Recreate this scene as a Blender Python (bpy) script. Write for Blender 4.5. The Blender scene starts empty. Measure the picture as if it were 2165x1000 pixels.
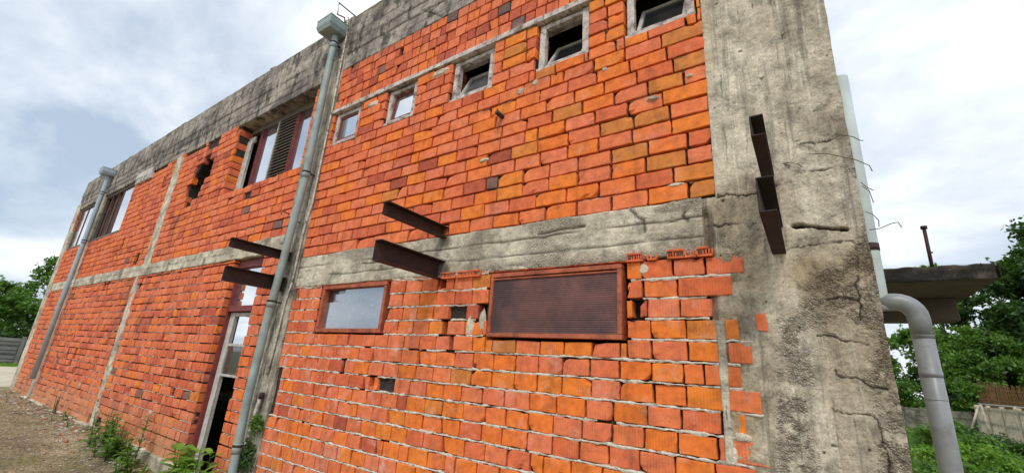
import bpy, math, random
import numpy as np
from mathutils import Matrix, Vector
random.seed(7); RNG = np.random.default_rng(7)
scene = bpy.context.scene
C = scene.collection
PI = math.pi
rad = math.radians

# ---------------------------------------------------------------- camera
cam_d = bpy.data.cameras.new("camera"); cam = bpy.data.objects.new("camera", cam_d); C.objects.link(cam)
cam_d.sensor_width = 36.0; cam_d.lens = 36.0*906.7/2165.0
cam_d.clip_start = 0.05; cam_d.clip_end = 1000.0
R = Matrix(((0.82920509, 0.11116484, 0.54777852, 0), (0.55482821, -0.282419, -0.7825632, 0), (0.06770955, 0.95282836, -0.29586066, 0), (0, 0, 0, 1)))
cam.matrix_world = Matrix.Translation((0, -2.8, 1.5)) @ R
scene.camera = cam
# ---------------------------------------------------------------- light
SUN_EL, SUN_AZ = rad(50), rad(155)       # azimuth measured clockwise from +Y: in front of the wall, to the right
world = bpy.data.worlds.new("World"); scene.world = world; world.use_nodes = True
wn, wl = world.node_tree.nodes, world.node_tree.links
wn.clear()
def N(nodes, t, **kw):
    n = nodes.new(t)
    for k, v in kw.items(): setattr(n, k, v)
    return n
out = N(wn, 'ShaderNodeOutputWorld'); bg = N(wn, 'ShaderNodeBackground')
sky = N(wn, 'ShaderNodeTexSky', sky_type='NISHITA', sun_disc=False, sun_elevation=SUN_EL, sun_rotation=SUN_AZ, dust_density=2.0)
tc = N(wn, 'ShaderNodeTexCoord'); sep = N(wn, 'ShaderNodeSeparateXYZ')
wl.new(tc.outputs['Generated'], sep.inputs[0])
zc = N(wn, 'ShaderNodeMath', operation='ADD'); zc.inputs[1].default_value = 0.28; wl.new(sep.outputs[2], zc.inputs[0])
zm = N(wn, 'ShaderNodeMath', operation='MAXIMUM'); zm.inputs[1].default_value = 0.05; wl.new(zc.outputs[0], zm.inputs[0])
dx = N(wn, 'ShaderNodeMath', operation='DIVIDE'); dy = N(wn, 'ShaderNodeMath', operation='DIVIDE')
wl.new(sep.outputs[0], dx.inputs[0]); wl.new(zm.outputs[0], dx.inputs[1]); wl.new(sep.outputs[1], dy.inputs[0]); wl.new(zm.outputs[0], dy.inputs[1])
cmb = N(wn, 'ShaderNodeCombineXYZ'); wl.new(dx.outputs[0], cmb.inputs[0]); wl.new(dy.outputs[0], cmb.inputs[1])
mp = N(wn, 'ShaderNodeMapping'); mp.inputs['Rotation'].default_value = (0, 0, rad(28)); mp.inputs['Scale'].default_value = (0.95, 1.1, 1); mp.inputs['Location'].default_value = (0.35, 0.0, 0)
wl.new(cmb.outputs[0], mp.inputs[0])
n1 = N(wn, 'ShaderNodeTexNoise'); n1.inputs['Scale'].default_value = 1.1; n1.inputs['Detail'].default_value = 7; n1.inputs['Roughness'].default_value = 0.55; n1.inputs['Distortion'].default_value = 0.25
wl.new(mp.outputs[0], n1.inputs['Vector'])
n2 = N(wn, 'ShaderNodeTexNoise'); n2.inputs['Scale'].default_value = 1.5; n2.inputs['Detail'].default_value = 6
wl.new(cmb.outputs[0], n2.inputs['Vector'])
r1 = N(wn, 'ShaderNodeValToRGB'); r1.color_ramp.elements[0].position = 0.38; r1.color_ramp.elements[1].position = 0.60
wl.new(n1.outputs['Fac'], r1.inputs[0])
r2 = N(wn, 'ShaderNodeValToRGB'); e = r2.color_ramp.elements
e[0].position = 0.3; e[0].color = (0.56, 0.64, 0.75, 1); e[1].position = 0.52; e[1].color = (1.12, 1.15, 1.17, 1)
wl.new(n2.outputs['Fac'], r2.inputs[0])
skm = N(wn, 'ShaderNodeMixRGB', blend_type='MULTIPLY'); skm.inputs[0].default_value = 1; skm.inputs[2].default_value = (0.11, 0.11, 0.11, 1)
wl.new(sky.outputs[0], skm.inputs[1])
thin = N(wn, 'ShaderNodeMixRGB'); thin.inputs[0].default_value = 0.75; thin.inputs[2].default_value = (0.52, 0.63, 0.77, 1); wl.new(skm.outputs[0], thin.inputs[1])
mix = N(wn, 'ShaderNodeMixRGB'); wl.new(r1.outputs[0], mix.inputs[0]); wl.new(thin.outputs[0], mix.inputs[1]); wl.new(r2.outputs[0], mix.inputs[2])
wl.new(mix.outputs[0], bg.inputs[0]); bg.inputs[1].default_value = 1.0
wl.new(bg.outputs[0], out.inputs[0])
sun_d = bpy.data.lights.new("sun", 'SUN'); sun_d.energy = 1.5; sun_d.angle = rad(14); sun_d.color = (1.0, 0.95, 0.87)
sun = bpy.data.objects.new("sun", sun_d); C.objects.link(sun)
sd = Vector((math.sin(SUN_AZ)*math.cos(SUN_EL), math.cos(SUN_AZ)*math.cos(SUN_EL), math.sin(SUN_EL)))
sun.rotation_euler = (-sd).to_track_quat('-Z', 'Y').to_euler()
vs = scene.view_settings; vs.view_transform = 'Standard'; vs.look = 'None'; vs.gamma = 1; vs.use_curve_mapping = False; vs.exposure = 0.16

# ---------------------------------------------------------------- numpy noise
def _h(i, j, s):
    n = (i*374761393 + j*668265263 + s*982451653).astype(np.int64)
    n = (n ^ (n >> 13))*1274126177 & 0x7fffffff
    return ((n ^ (n >> 16)) & 0xffff)/65535.0
def vn(x, y, s=0):
    x = np.asarray(x, float); y = np.asarray(y, float)
    i = np.floor(x).astype(np.int64); j = np.floor(y).astype(np.int64); u = x-i; v = y-j
    u = u*u*(3-2*u); v = v*v*(3-2*v)
    return (_h(i, j, s)*(1-u)+_h(i+1, j, s)*u)*(1-v)+(_h(i, j+1, s)*(1-u)+_h(i+1, j+1, s)*u)*v
def fbm(x, y, s=0, o=4):
    a = 0; w = 0.5; t = 0
    for k in range(o):
        a = a+w*vn(x*2**k, y*2**k, s+k*17); t += w; w *= 0.5
    return a/t*2-1
def sst(a, b, x):
    t = np.clip((x-a)/(b-a), 0, 1); return t*t*(3-2*t)

# ---------------------------------------------------------------- materials
def mat(name):
    m = bpy.data.materials.new(name); m.use_nodes = True
    nt = m.node_tree; b = nt.nodes['Principled BSDF']
    return m, nt.nodes, nt.links, b
def noise(n, l, scale, detail=4, rough=0.55, vec=None, dist=0):
    t = N(n, 'ShaderNodeTexNoise'); t.inputs['Scale'].default_value = scale; t.inputs['Detail'].default_value = detail
    t.inputs['Roughness'].default_value = rough; t.inputs['Distortion'].default_value = dist
    if vec is not None: l.new(vec, t.inputs['Vector'])
    return t.outputs['Fac']
def ramp(n, l, fac, stops, interp='LINEAR'):
    r = N(n, 'ShaderNodeValToRGB'); r.color_ramp.interpolation = interp; el = r.color_ramp.elements
    while len(el) < len(stops): el.new(0.5)
    for q, (p, c) in zip(el, stops):
        q.position = p; q.color = (c, c, c, 1) if isinstance(c, (int, float)) else (*c, 1)
    l.new(fac, r.inputs[0]); return r.outputs[0]
def mixc(n, l, f, a, b, mode='MIX'):
    m = N(n, 'ShaderNodeMixRGB', blend_type=mode)
    for i, v in ((0, f), (1, a), (2, b)):
        if isinstance(v, (int, float)): m.inputs[i].default_value = v if i == 0 else (v, v, v, 1)
        elif isinstance(v, tuple): m.inputs[i].default_value = (*v, 1)
        else: l.new(v, m.inputs[i])
    return m.outputs[0]
def bump(n, l, h, strength, dist, prev=None):
    b = N(n, 'ShaderNodeBump'); b.inputs['Strength'].default_value = strength; b.inputs['Distance'].default_value = dist
    l.new(h, b.inputs['Height'])
    if prev is not None: l.new(prev, b.inputs['Normal'])
    return b.outputs[0]
def objvec(n, l, scale=(1, 1, 1)):
    t = N(n, 'ShaderNodeTexCoord'); m = N(n, 'ShaderNodeMapping'); m.inputs['Scale'].default_value = scale
    l.new(t.outputs['Object'], m.inputs[0]); return m.outputs[0]
def attr(n, name):
    a = N(n, 'ShaderNodeAttribute', attribute_name=name); return a.outputs['Fac']

def brick_material():
    m, n, l, b = mat('fired_brick')
    v = objvec(n, l); tone = attr(n, 'tone'); kind = attr(n, 'kind')
    base = ramp(n, l, tone, [(0.0, (0.13, 0.085, 0.07)), (0.035, (0.24, 0.13, 0.09)), (0.07, (0.36, 0.075, 0.035)), (0.26, (0.56, 0.110, 0.045)), (0.44, (0.72, 0.158, 0.048)),
                             (0.58, (0.76, 0.205, 0.085)), (0.72, (0.82, 0.190, 0.026)), (0.88, (0.82, 0.23, 0.025)), (1.0, (0.55, 0.20, 0.045))])
    f1 = noise(n, l, 14, 5, 0.6, v)
    c = mixc(n, l, 1.0, base, ramp(n, l, f1, [(0.25, 0.66), (0.5, 1.0), (0.75, 1.22)]), 'MULTIPLY')
    # pale bloom (efflorescence), more on salmon bricks
    e1 = noise(n, l, 5.5, 7, 0.72, v)
    efl = ramp(n, l, e1, [(0.54, 0.0), (0.70, 0.65)])
    c = mixc(n, l, mixc(n, l, 1.0, efl, attr(n, 'bloom'), 'MULTIPLY'), c, (0.78, 0.52, 0.45))
    # uneven firing: orange and rose clouds inside one brick
    hs = noise(n, l, 9, 4, 0.6, v, 1.0)
    c = mixc(n, l, ramp(n, l, hs, [(0.42, 0.0), (0.62, 0.5)]), c, mixc(n, l, 1.0, c, (0.86, 0.74, 0.95), 'MULTIPLY'))
    c = mixc(n, l, mixc(n, l, 1.0, attr(n, 'dust'), ramp(n, l, noise(n, l, 3.5, 6, 0.7, v), [(0.3, 0.15), (0.6, 0.8)]), 'MULTIPLY'), c, (0.50, 0.31, 0.17))
    sw = mixc(n, l, 1.0, attr(n, 'soot'), ramp(n, l, noise(n, l, 12, 6, 0.75, v), [(0.35, 0.1), (0.6, 1.0)]), 'MULTIPLY')
    c = mixc(n, l, sw, c, (0.10, 0.06, 0.05))
    run = noise(n, l, 2.6, 6, 0.7, objvec(n, l, (2.2, 1, 0.5)), 0.3)
    c = mixc(n, l, 1.0, c, ramp(n, l, run, [(0.34, 1.10), (0.55, 1.0), (0.70, 0.66)]), 'MULTIPLY')
    # dark specks and soot
    s1 = noise(n, l, 60, 4, 0.7, v)
    c = mixc(n, l, ramp(n, l, s1, [(0.62, 0.0), (0.74, 0.75)]), c, (0.13, 0.06, 0.04))
    g = noise(n, l, 2.2, 6, 0.7, v, 0.6)
    c = mixc(n, l, ramp(n, l, g, [(0.63, 0.0), (0.76, 0.55)]), c, (0.20, 0.15, 0.12))
    l.new(c, b.inputs['Base Color']); b.inputs['Roughness'].default_value = 0.88
    # ribbed faces: fine vertical grooves on some bricks
    w = N(n, 'ShaderNodeTexWave', wave_type='BANDS', bands_direction='X'); w.inputs['Scale'].default_value = 18; w.inputs['Distortion'].default_value = 0.6; w.inputs['Detail'].default_value = 2
    l.new(v, w.inputs[0])
    gr = mixc(n, l, 1.0, w.outputs['Color'], ramp(n, l, kind, [(0.60, 0.0), (0.63, 1.0)]), 'MULTIPLY')
    nb = bump(n, l, gr, 0.45, 0.006)
    nb = bump(n, l, noise(n, l, 45, 6, 0.7, v), 0.55, 0.006, nb)
    l.new(nb, b.inputs['Normal']); return m

def concrete_material(name, light, midc, dark, stain=(0.62, 0.75), streak=(3.0, 3.0, 0.5), blot=0.8, moss=None, aggscale=95):
    m, n, l, b = mat(name)
    v = objvec(n, l); vsx = objvec(n, l, streak)
    a = noise(n, l, 1.6, 8, 0.68, v, 0.4)
    c = ramp(n, l, a, [(0.36, dark), (0.48, midc), (0.60, light)])
    a2 = noise(n, l, 7, 7, 0.75, v, 0.3); c = mixc(n, l, 1.0, c, ramp(n, l, a2, [(0.36, 0.52), (0.5, 1.0), (0.62, 1.25)]), 'MULTIPLY')
    st = noise(n, l, 2.0, 7, 0.7, vsx)
    c = mixc(n, l, ramp(n, l, st, [(stain[0], 0.0), (stain[1], blot)]), c, tuple(x*0.22 for x in midc))
    st2 = noise(n, l, 6.0, 5, 0.65, vsx)
    c = mixc(n, l, ramp(n, l, st2, [(0.55, 0.0), (0.72, 0.5)]), c, tuple(min(1, x*1.35) for x in light))
    pores = ramp(n, l, noise(n, l, 48, 5, 0.8, v), [(0.585, 0.0), (0.64, 0.85)]); c = mixc(n, l, mixc(n, l, 1.0, pores, ramp(n, l, noise(n, l, 4, 5, 0.7, v), [(0.42, 0.15), (0.6, 1.0)]), 'MULTIPLY'), c, tuple(x*0.25 for x in dark))
    fine = noise(n, l, 90, 4, 0.7, v)
    c = mixc(n, l, 1.0, c, ramp(n, l, fine, [(0.3, 0.68), (0.55, 1.0), (0.75, 1.18)]), 'MULTIPLY')
    # exposed aggregate where the face has spalled
    vo = N(n, 'ShaderNodeTexVoronoi'); vo.inputs['Scale'].default_value = aggscale; l.new(v, vo.inputs['Vector'])
    sepc = N(n, 'ShaderNodeSeparateColor'); l.new(vo.outputs['Color'], sepc.inputs[0])
    peb = ramp(n, l, sepc.outputs[0], [(0.0, (0.26, 0.22, 0.17)), (0.35, (0.46, 0.40, 0.31)), (0.7, (0.62, 0.56, 0.45)), (1.0, (0.40, 0.32, 0.23))])
    peb = mixc(n, l, 1.0, peb, ramp(n, l, vo.outputs['Distance'], [(0.30, 1.0), (0.70, 0.45)]), 'MULTIPLY')
    rg = attr(n, 'rough')
    c = mixc(n, l, rg, c, peb)
    c = mixc(n, l, attr(n, 'damp'), c, mixc(n, l, 1.0, c, (0.62, 0.55, 0.46), 'MULTIPLY'))
    c = mixc(n, l, attr(n, 'hole'), c, (0.045, 0.032, 0.026))
    if moss: c = mixc(n, l, mixc(n, l, 1.0, attr(n, 'top'), ramp(n, l, noise(n, l, 9, 5, 0.7, v), [(0.35, 0.0), (0.6, 1.0)]), 'MULTIPLY'), c, moss)
    l.new(c, b.inputs['Base Color']); b.inputs['Roughness'].default_value = 0.93
    hh = mixc(n, l, rg, noise(n, l, 30, 8, 0.8, v), ramp(n, l, vo.outputs['Distance'], [(0.0, 1.0), (0.6, 0.0)]))
    nb = bump(n, l, hh, 1.0, 0.012)
    nb = bump(n, l, noise(n, l, 160, 3, 0.6, v), 0.35, 0.002, nb)
    l.new(nb, b.inputs['Normal']); return m

def simple(name, col, rough=0.8, var=0.25, scale=8, metal=0.0, bumpd=0.002, stretch=(1, 1, 1), col2=None, thr=(0.5, 0.7)):
    m, n, l, b = mat(name); v = objvec(n, l, stretch)
    f = noise(n, l, scale, 6, 0.65, v)
    c = mixc(n, l, 1.0, tuple(col), ramp(n, l, f, [(0.3, 1-var), (0.7, 1+var)]), 'MULTIPLY')
    if col2: c = mixc(n, l, ramp(n, l, noise(n, l, scale*0.6, 7, 0.7, v), [(thr[0], 0.0), (thr[1], 1.0)]), c, tuple(col2))
    l.new(c, b.inputs['Base Color']); b.inputs['Roughness'].default_value = rough; b.inputs['Metallic'].default_value = metal
    if bumpd: l.new(bump(n, l, noise(n, l, scale*4, 5, 0.7, v), 0.5, bumpd), b.inputs['Normal'])
    return m
def glass_material(name, fac, dark, tint=(0.92, 0.95, 1.0), rough=0.02, dust=0.0):
    m, n, l, b = mat(name)
    b.inputs['Base Color'].default_value = (*dark, 1); b.inputs['Roughness'].default_value = 0.3
    if dust:
        v = objvec(n, l); d = ramp(n, l, noise(n, l, 25, 8, 0.8, v), [(0.5, 0.0), (0.75, dust)])
        l.new(mixc(n, l, d, tuple(dark), (0.5, 0.5, 0.5)), b.inputs['Base Color'])
    g = N(n, 'ShaderNodeBsdfGlossy'); g.inputs['Color'].default_value = (*tint, 1); g.inputs['Roughness'].default_value = rough
    mx = N(n, 'ShaderNodeMixShader'); mx.inputs[0].default_value = fac
    o = [q for q in n if q.type == 'OUTPUT_MATERIAL'][0]
    l.new(b.outputs[0], mx.inputs[1]); l.new(g.outputs[0], mx.inputs[2]); l.new(mx.outputs[0], o.inputs[0]); return m
def leaf_material(name, c1, c2, trans=0.35):
    m, n, l, b = mat(name); v = objvec(n, l)
    r = attr(n, 'tone')
    c = mixc(n, l, r, tuple(c1), tuple(c2)); l.new(c, b.inputs['Base Color']); b.inputs['Roughness'].default_value = 0.55
    t = N(n, 'ShaderNodeBsdfTranslucent'); l.new(mixc(n, l, 1.0, c, (1.2, 1.3, 0.6), 'MULTIPLY'), t.inputs[0])
    mx = N(n, 'ShaderNodeMixShader'); mx.inputs[0].default_value = trans
    o = [q for q in n if q.type == 'OUTPUT_MATERIAL'][0]
    l.new(b.outputs[0], mx.inputs[1]); l.new(t.outputs[0], mx.inputs[2]); l.new(mx.outputs[0], o.inputs[0]); return m

M_brick = brick_material()
M_mortar_dark = simple('mortar_dark', (0.035, 0.026, 0.021), 0.95, 0.4, 30, bumpd=0.006, col2=(0.22, 0.18, 0.15), thr=(0.62, 0.72))
M_mortar = simple('mortar', (0.42, 0.37, 0.31), 0.95, 0.35, 30, bumpd=0.006, col2=(0.13, 0.11, 0.09), thr=(0.52, 0.62))
M_mortar_light = simple('mortar_light', (0.66, 0.60, 0.50), 0.95, 0.35, 40, bumpd=0.006, col2=(0.24, 0.20, 0.16), thr=(0.52, 0.66))
M_col = concrete_material('column_concrete', (0.84, 0.75, 0.585), (0.60, 0.525, 0.405), (0.32, 0.265, 0.195), (0.53, 0.64), (6, 4, 0.35), 0.62)
M_band = concrete_material('band_concrete', (0.76, 0.685, 0.535), (0.55, 0.485, 0.37), (0.30, 0.255, 0.195), (0.58, 0.70), (0.8, 1, 5), 0.75)
M_bay = concrete_material('bay_concrete', (0.58, 0.52, 0.41), (0.40, 0.355, 0.28), (0.19, 0.16, 0.13), (0.52, 0.62), (4, 3, 0.7), 0.85)
M_para = concrete_material('parapet_concrete', (0.48, 0.43, 0.36), (0.31, 0.27, 0.23), (0.13, 0.11, 0.10), (0.50, 0.58), (2.2, 2, 1.0), 0.92, moss=(0.15, 0.15, 0.05))
M_dark = simple('room_plaster', (0.16, 0.15, 0.14), 0.95, 0.3, 2)
M_frame_grey = simple('weathered_wood', (0.56, 0.50, 0.46), 0.85, 0.35, 18, stretch=(1, 1, 1), col2=(0.17, 0.12, 0.10), thr=(0.48, 0.62))
M_frame_white = simple('dirty_white_wood', (0.50, 0.48, 0.44), 0.8, 0.25, 10, col2=(0.22, 0.2, 0.18), thr=(0.58, 0.75))
M_red = simple('red_painted_wood', (0.20, 0.035, 0.035), 0.6, 0.3, 12, col2=(0.08, 0.02, 0.02))
M_darkred = simple('dark_red_wood', (0.10, 0.03, 0.03), 0.7, 0.3, 12)
M_rust_frame = simple('rust_red_frame', (0.42, 0.11, 0.05), 0.7, 0.35, 14, col2=(0.16, 0.04, 0.03), thr=(0.5, 0.7))
M_steel = simple('rusted_steel', (0.045, 0.018, 0.014), 0.75, 0.5, 18, col2=(0.035, 0.02, 0.018), thr=(0.45, 0.65), bumpd=0.004)
M_steel_black = simple('blackened_steel', (0.022, 0.011, 0.009), 0.8, 0.5, 18, col2=(0.05, 0.022, 0.016), thr=(0.5, 0.7), bumpd=0.004)
M_pale_pipe = simple('pale_green_pipe', (0.46, 0.53, 0.52), 0.6, 0.15, 5)
M_slat = simple('maroon_louvre', (0.16, 0.068, 0.058), 0.7, 0.35, 3.5, col2=(0.07, 0.04, 0.04), thr=(0.45, 0.6))
M_louver_dark = simple('dark_louver', (0.16, 0.135, 0.11), 0.8, 0.3, 12)
M_zinc = simple('grey_paint_metal', (0.27, 0.35, 0.355), 0.5, 0.28, 5, col2=(0.36, 0.36, 0.29), thr=(0.48, 0.72), bumpd=0.0015)
M_zinc2 = simple('blue_grey_paint_metal', (0.36, 0.45, 0.50), 0.75, 0.15, 5, bumpd=0.001)
M_pvc = simple('grey_pvc', (0.25, 0.262, 0.272), 0.4, 0.15, 6, col2=(0.13, 0.12, 0.11), thr=(0.52, 0.70), bumpd=0.0015)
M_wire = simple('rusty_wire', (0.10, 0.05, 0.035), 0.8, 0.3, 30)
M_cable = simple('pale_cable', (0.55, 0.52, 0.47), 0.6, 0.35, 10, stretch=(1, 1, 2), col2=(0.16, 0.14, 0.12), thr=(0.5, 0.6))
M_glass = glass_material('sky_glass', 0.72, (0.12, 0.13, 0.15))
M_glass_dusty = glass_material('dusty_glass', 0.38, (0.10, 0.115, 0.13), dust=0.5, rough=0.06)
M_glass_dark = glass_material('dark_glass', 0.22, (0.01, 0.012, 0.015))
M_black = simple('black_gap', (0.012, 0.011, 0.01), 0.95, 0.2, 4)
M_slab = concrete_material('mossy_slab', (0.13, 0.105, 0.085), (0.032, 0.026, 0.022), (0.012, 0.010, 0.009), (0.45, 0.6), (1, 1, 1), 0.6)
M_slabu = simple('slab_underside', (0.075, 0.064, 0.045), 0.95, 0.4, 2.5, col2=(0.06, 0.055, 0.045), thr=(0.5, 0.7))

# ---------------------------------------------------------------- object helpers
def link(name, me, mats, parent=None):
    o = bpy.data.objects.new(name, me); C.objects.link(o)
    for m in (mats if isinstance(mats, (list, tuple)) else [mats]): me.materials.append(m)
    if parent is not None: o.parent = parent
    return o
def tag(o, label=None, cat=None, group=None, kind=None):
    if label: o['label'] = label
    if cat: o['category'] = cat
    if group: o['group'] = group
    if kind: o['kind'] = kind
    return o
def empty(name, loc, label, cat, group=None):
    o = bpy.data.objects.new(name, None); C.objects.link(o); o.location = loc; o.empty_display_size = 0.2
    return tag(o, label, cat, group)
def fix_parent(child, parent):       # parent while keeping world coordinates of mesh data
    child.parent = parent
    child.location = (-parent.location[0], -parent.location[1], -parent.location[2]) if parent.type == 'EMPTY' else (0, 0, 0)
    return child

class MB:
    def __init__(s): s.v = []; s.f = []; s.a = {}; s.mi = []; s.sm = []
    def add(s, vs_, fs, mi=0, smooth=False, **at):
        o = len(s.v); s.v += [tuple(p) for p in vs_]; s.f += [tuple(i+o for i in f) for f in fs]; s.mi += [mi]*len(fs); s.sm += [smooth]*len(fs)
        for k, val in at.items():
            L = s.a.setdefault(k, []); L += [0.0]*(o-len(L)); L += [val]*len(vs_) if np.isscalar(val) else list(val)
    def box(s, x0, x1, y0, y1, z0, z1, mi=0, jit=0.0, **at):
        v = [(x, y, z) for x in (x0, x1) for y in (y0, y1) for z in (z0, z1)]
        if jit: v = [tuple(c+random.uniform(-jit, jit) for c in p) for p in v]
        s.add(v, [(0, 1, 3, 2), (4, 6, 7, 5), (0, 4, 5, 1), (2, 3, 7, 6), (0, 2, 6, 4), (1, 5, 7, 3)], mi, **at)
    def bar(s, p, q, w, h=None, up=(0, 0, 1), mi=0, **at):
        h = h or w; p = Vector(p); q = Vector(q); d = (q-p).normalized(); u = Vector(up)
        if abs(d.dot(u)) > 0.95: u = Vector((0, 1, 0))
        a = d.cross(u).normalized(); b_ = a.cross(d)
        v = []
        for c in (p, q):
            for sa, sb in ((-1, -1), (1, -1), (1, 1), (-1, 1)): v.append(c+a*sa*w/2+b_*sb*h/2)
        s.add(v, [(3, 2, 1, 0), (4, 5, 6, 7), (0, 1, 5, 4), (1, 2, 6, 5), (2, 3, 7, 6), (3, 0, 4, 7)], mi, **at)
    def tube(s, pts, r, n=16, mi=0, cap=True, **at):
        pts = [Vector(p) for p in pts]; rs = r if isinstance(r, (list, tuple)) else [r]*len(pts)
        v = []; f = []; prev = None
        for i, p in enumerate(pts):
            d = ((pts[min(i+1, len(pts)-1)]-pts[max(i-1, 0)])).normalized()
            if prev is None:
                u = Vector((0, 0, 1)) if abs(d.z) < 0.9 else Vector((0, 1, 0)); a = d.cross(u).normalized()
            else: a = (prev-d*prev.dot(d)).normalized()
            prev = a; b_ = d.cross(a)
            for k in range(n):
                t = 2*PI*k/n; v.append(p+(a*math.cos(t)+b_*math.sin(t))*rs[i])
        for i in range(len(pts)-1):
            for k in range(n):
                f.append((i*n+k, i*n+(k+1) % n, (i+1)*n+(k+1) % n, (i+1)*n+k))
        if cap: f.append(tuple(range(n))[::-1]); f.append(tuple(range((len(pts)-1)*n, len(pts)*n)))
        s.add(v, f, mi, smooth=True, **at)
    def build(s, name, mats, parent=None, bevel=0):
        me = bpy.data.meshes.new(name); me.from_pydata(s.v, [], s.f)
        me.polygons.foreach_set('material_index', s.mi); me.polygons.foreach_set('use_smooth', s.sm)
        for k, L in s.a.items():
            L = L+[0.0]*(len(s.v)-len(L)); at = me.attributes.new(k, 'FLOAT', 'POINT'); at.data.foreach_set('value', np.array(L, dtype=np.float32))
        me.update(); o = link(name, me, mats)
        if parent is not None: fix_parent(o, parent) if parent.type == 'EMPTY' else setattr(o, 'parent', parent)
        if bevel:
            bm = o.modifiers.new('bevel', 'BEVEL'); bm.width = bevel; bm.segments = 2; bm.limit_method = 'ANGLE'
        return o
def grid_obj(name, P, mats, parent=None, mask=None, smooth=True, **at):
    """P: (nu,nv,3) array"""
    nu, nv = P.shape[:2]; idx = np.arange(nu*nv).reshape(nu, nv)
    q = np.stack([idx[:-1, :-1], idx[1:, :-1], idx[1:, 1:], idx[:-1, 1:]], -1)
    if mask is not None: q = q[mask[:-1, :-1]]
    q = q.reshape(-1, 4)
    me = bpy.data.meshes.new(name); me.vertices.add(nu*nv); me.vertices.foreach_set('co', P.reshape(-1).astype(np.float32))
    me.loops.add(len(q)*4); me.loops.foreach_set('vertex_index', q.reshape(-1).astype(np.int32))
    me.polygons.add(len(q)); me.polygons.foreach_set('loop_start', np.arange(0, len(q)*4, 4, dtype=np.int32))
    me.update(calc_edges=True)
    me.polygons.foreach_set('use_smooth', np.full(len(q), smooth))
    for k, A in at.items():
        a = me.attributes.new(k, 'FLOAT', 'POINT'); a.data.foreach_set('value', np.broadcast_to(A, (nu, nv)).reshape(-1).astype(np.float32))
    o = link(name, me, mats)
    if parent is not None: fix_parent(o, parent) if parent.type == 'EMPTY' else setattr(o, 'parent', parent)
    return o
def polydist(X, Z, pts):
    D = np.full(X.shape, 9.0)
    for (a, b), (c, d) in zip(pts[:-1], pts[1:]):
        vx, vz = c-a, d-b; L = vx*vx+vz*vz; t = np.clip(((X-a)*vx+(Z-b)*vz)/L, 0, 1)
        D = np.minimum(D, np.hypot(X-a-t*vx, Z-b-t*vz))
    return D

# ================================================================ BUILDING
bld = empty('brick_building', (-9, 0, 0), 'unfinished two storey red brick building with grey concrete columns and parapet', 'building')
COLX = -0.385; EDGE = 0.336

# ---- corner column (front face, right edge, spalled lower half)
cracks = [[(0.069, 2.892), (0.15, 2.89), (0.206, 2.888), (0.273, 2.905), (0.323, 2.863)], [(-0.002, 2.789), (0.063, 2.731), (0.129, 2.711), (0.218, 2.712), (0.329, 2.674)],
          [(-0.10, 2.645), (-0.014, 2.67), (0.063, 2.731)], [(-0.103, 2.256), (0.035, 2.27), (0.164, 2.278), (0.339, 2.252)], [(0.252, 2.16), (0.231, 2.02), (0.237, 1.923), (0.218, 1.851)],
          [(0.054, 1.972), (0.232, 1.959)], [(0.043, 1.783), (0.14, 1.768), (0.25, 1.747)], [(0.079, 1.591), (0.19, 1.575), (0.24, 1.546), (0.291, 1.539)],
          [(0.059, 1.432), (0.149, 1.409), (0.236, 1.397), (0.24, 1.305), (0.30, 1.22)], [(-0.389, 2.645), (-0.268, 2.634), (-0.166, 2.622)],
          [(0.22, 4.12), (0.245, 3.95)], [(0.24, 1.30), (0.235, 1.12)], [(-0.42, 2.45), (-0.25, 2.46), (-0.10, 2.47)], [(-0.2, 2.46), (-0.24, 2.36)]]
fine_cracks = [[(-0.155, 4.4), (-0.17, 3.3), (-0.214, 2.66)], [(0.055, 4.4), (0.023, 3.03), (0.02, 2.77)], [(-0.09, 2.05), (-0.085, 1.5), (-0.11, 0.9)], [(0.055, 2.2), (0.07, 1.5), (0.06, 0.9)], [(-0.30, 4.3), (-0.31, 2.7)]]
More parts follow.
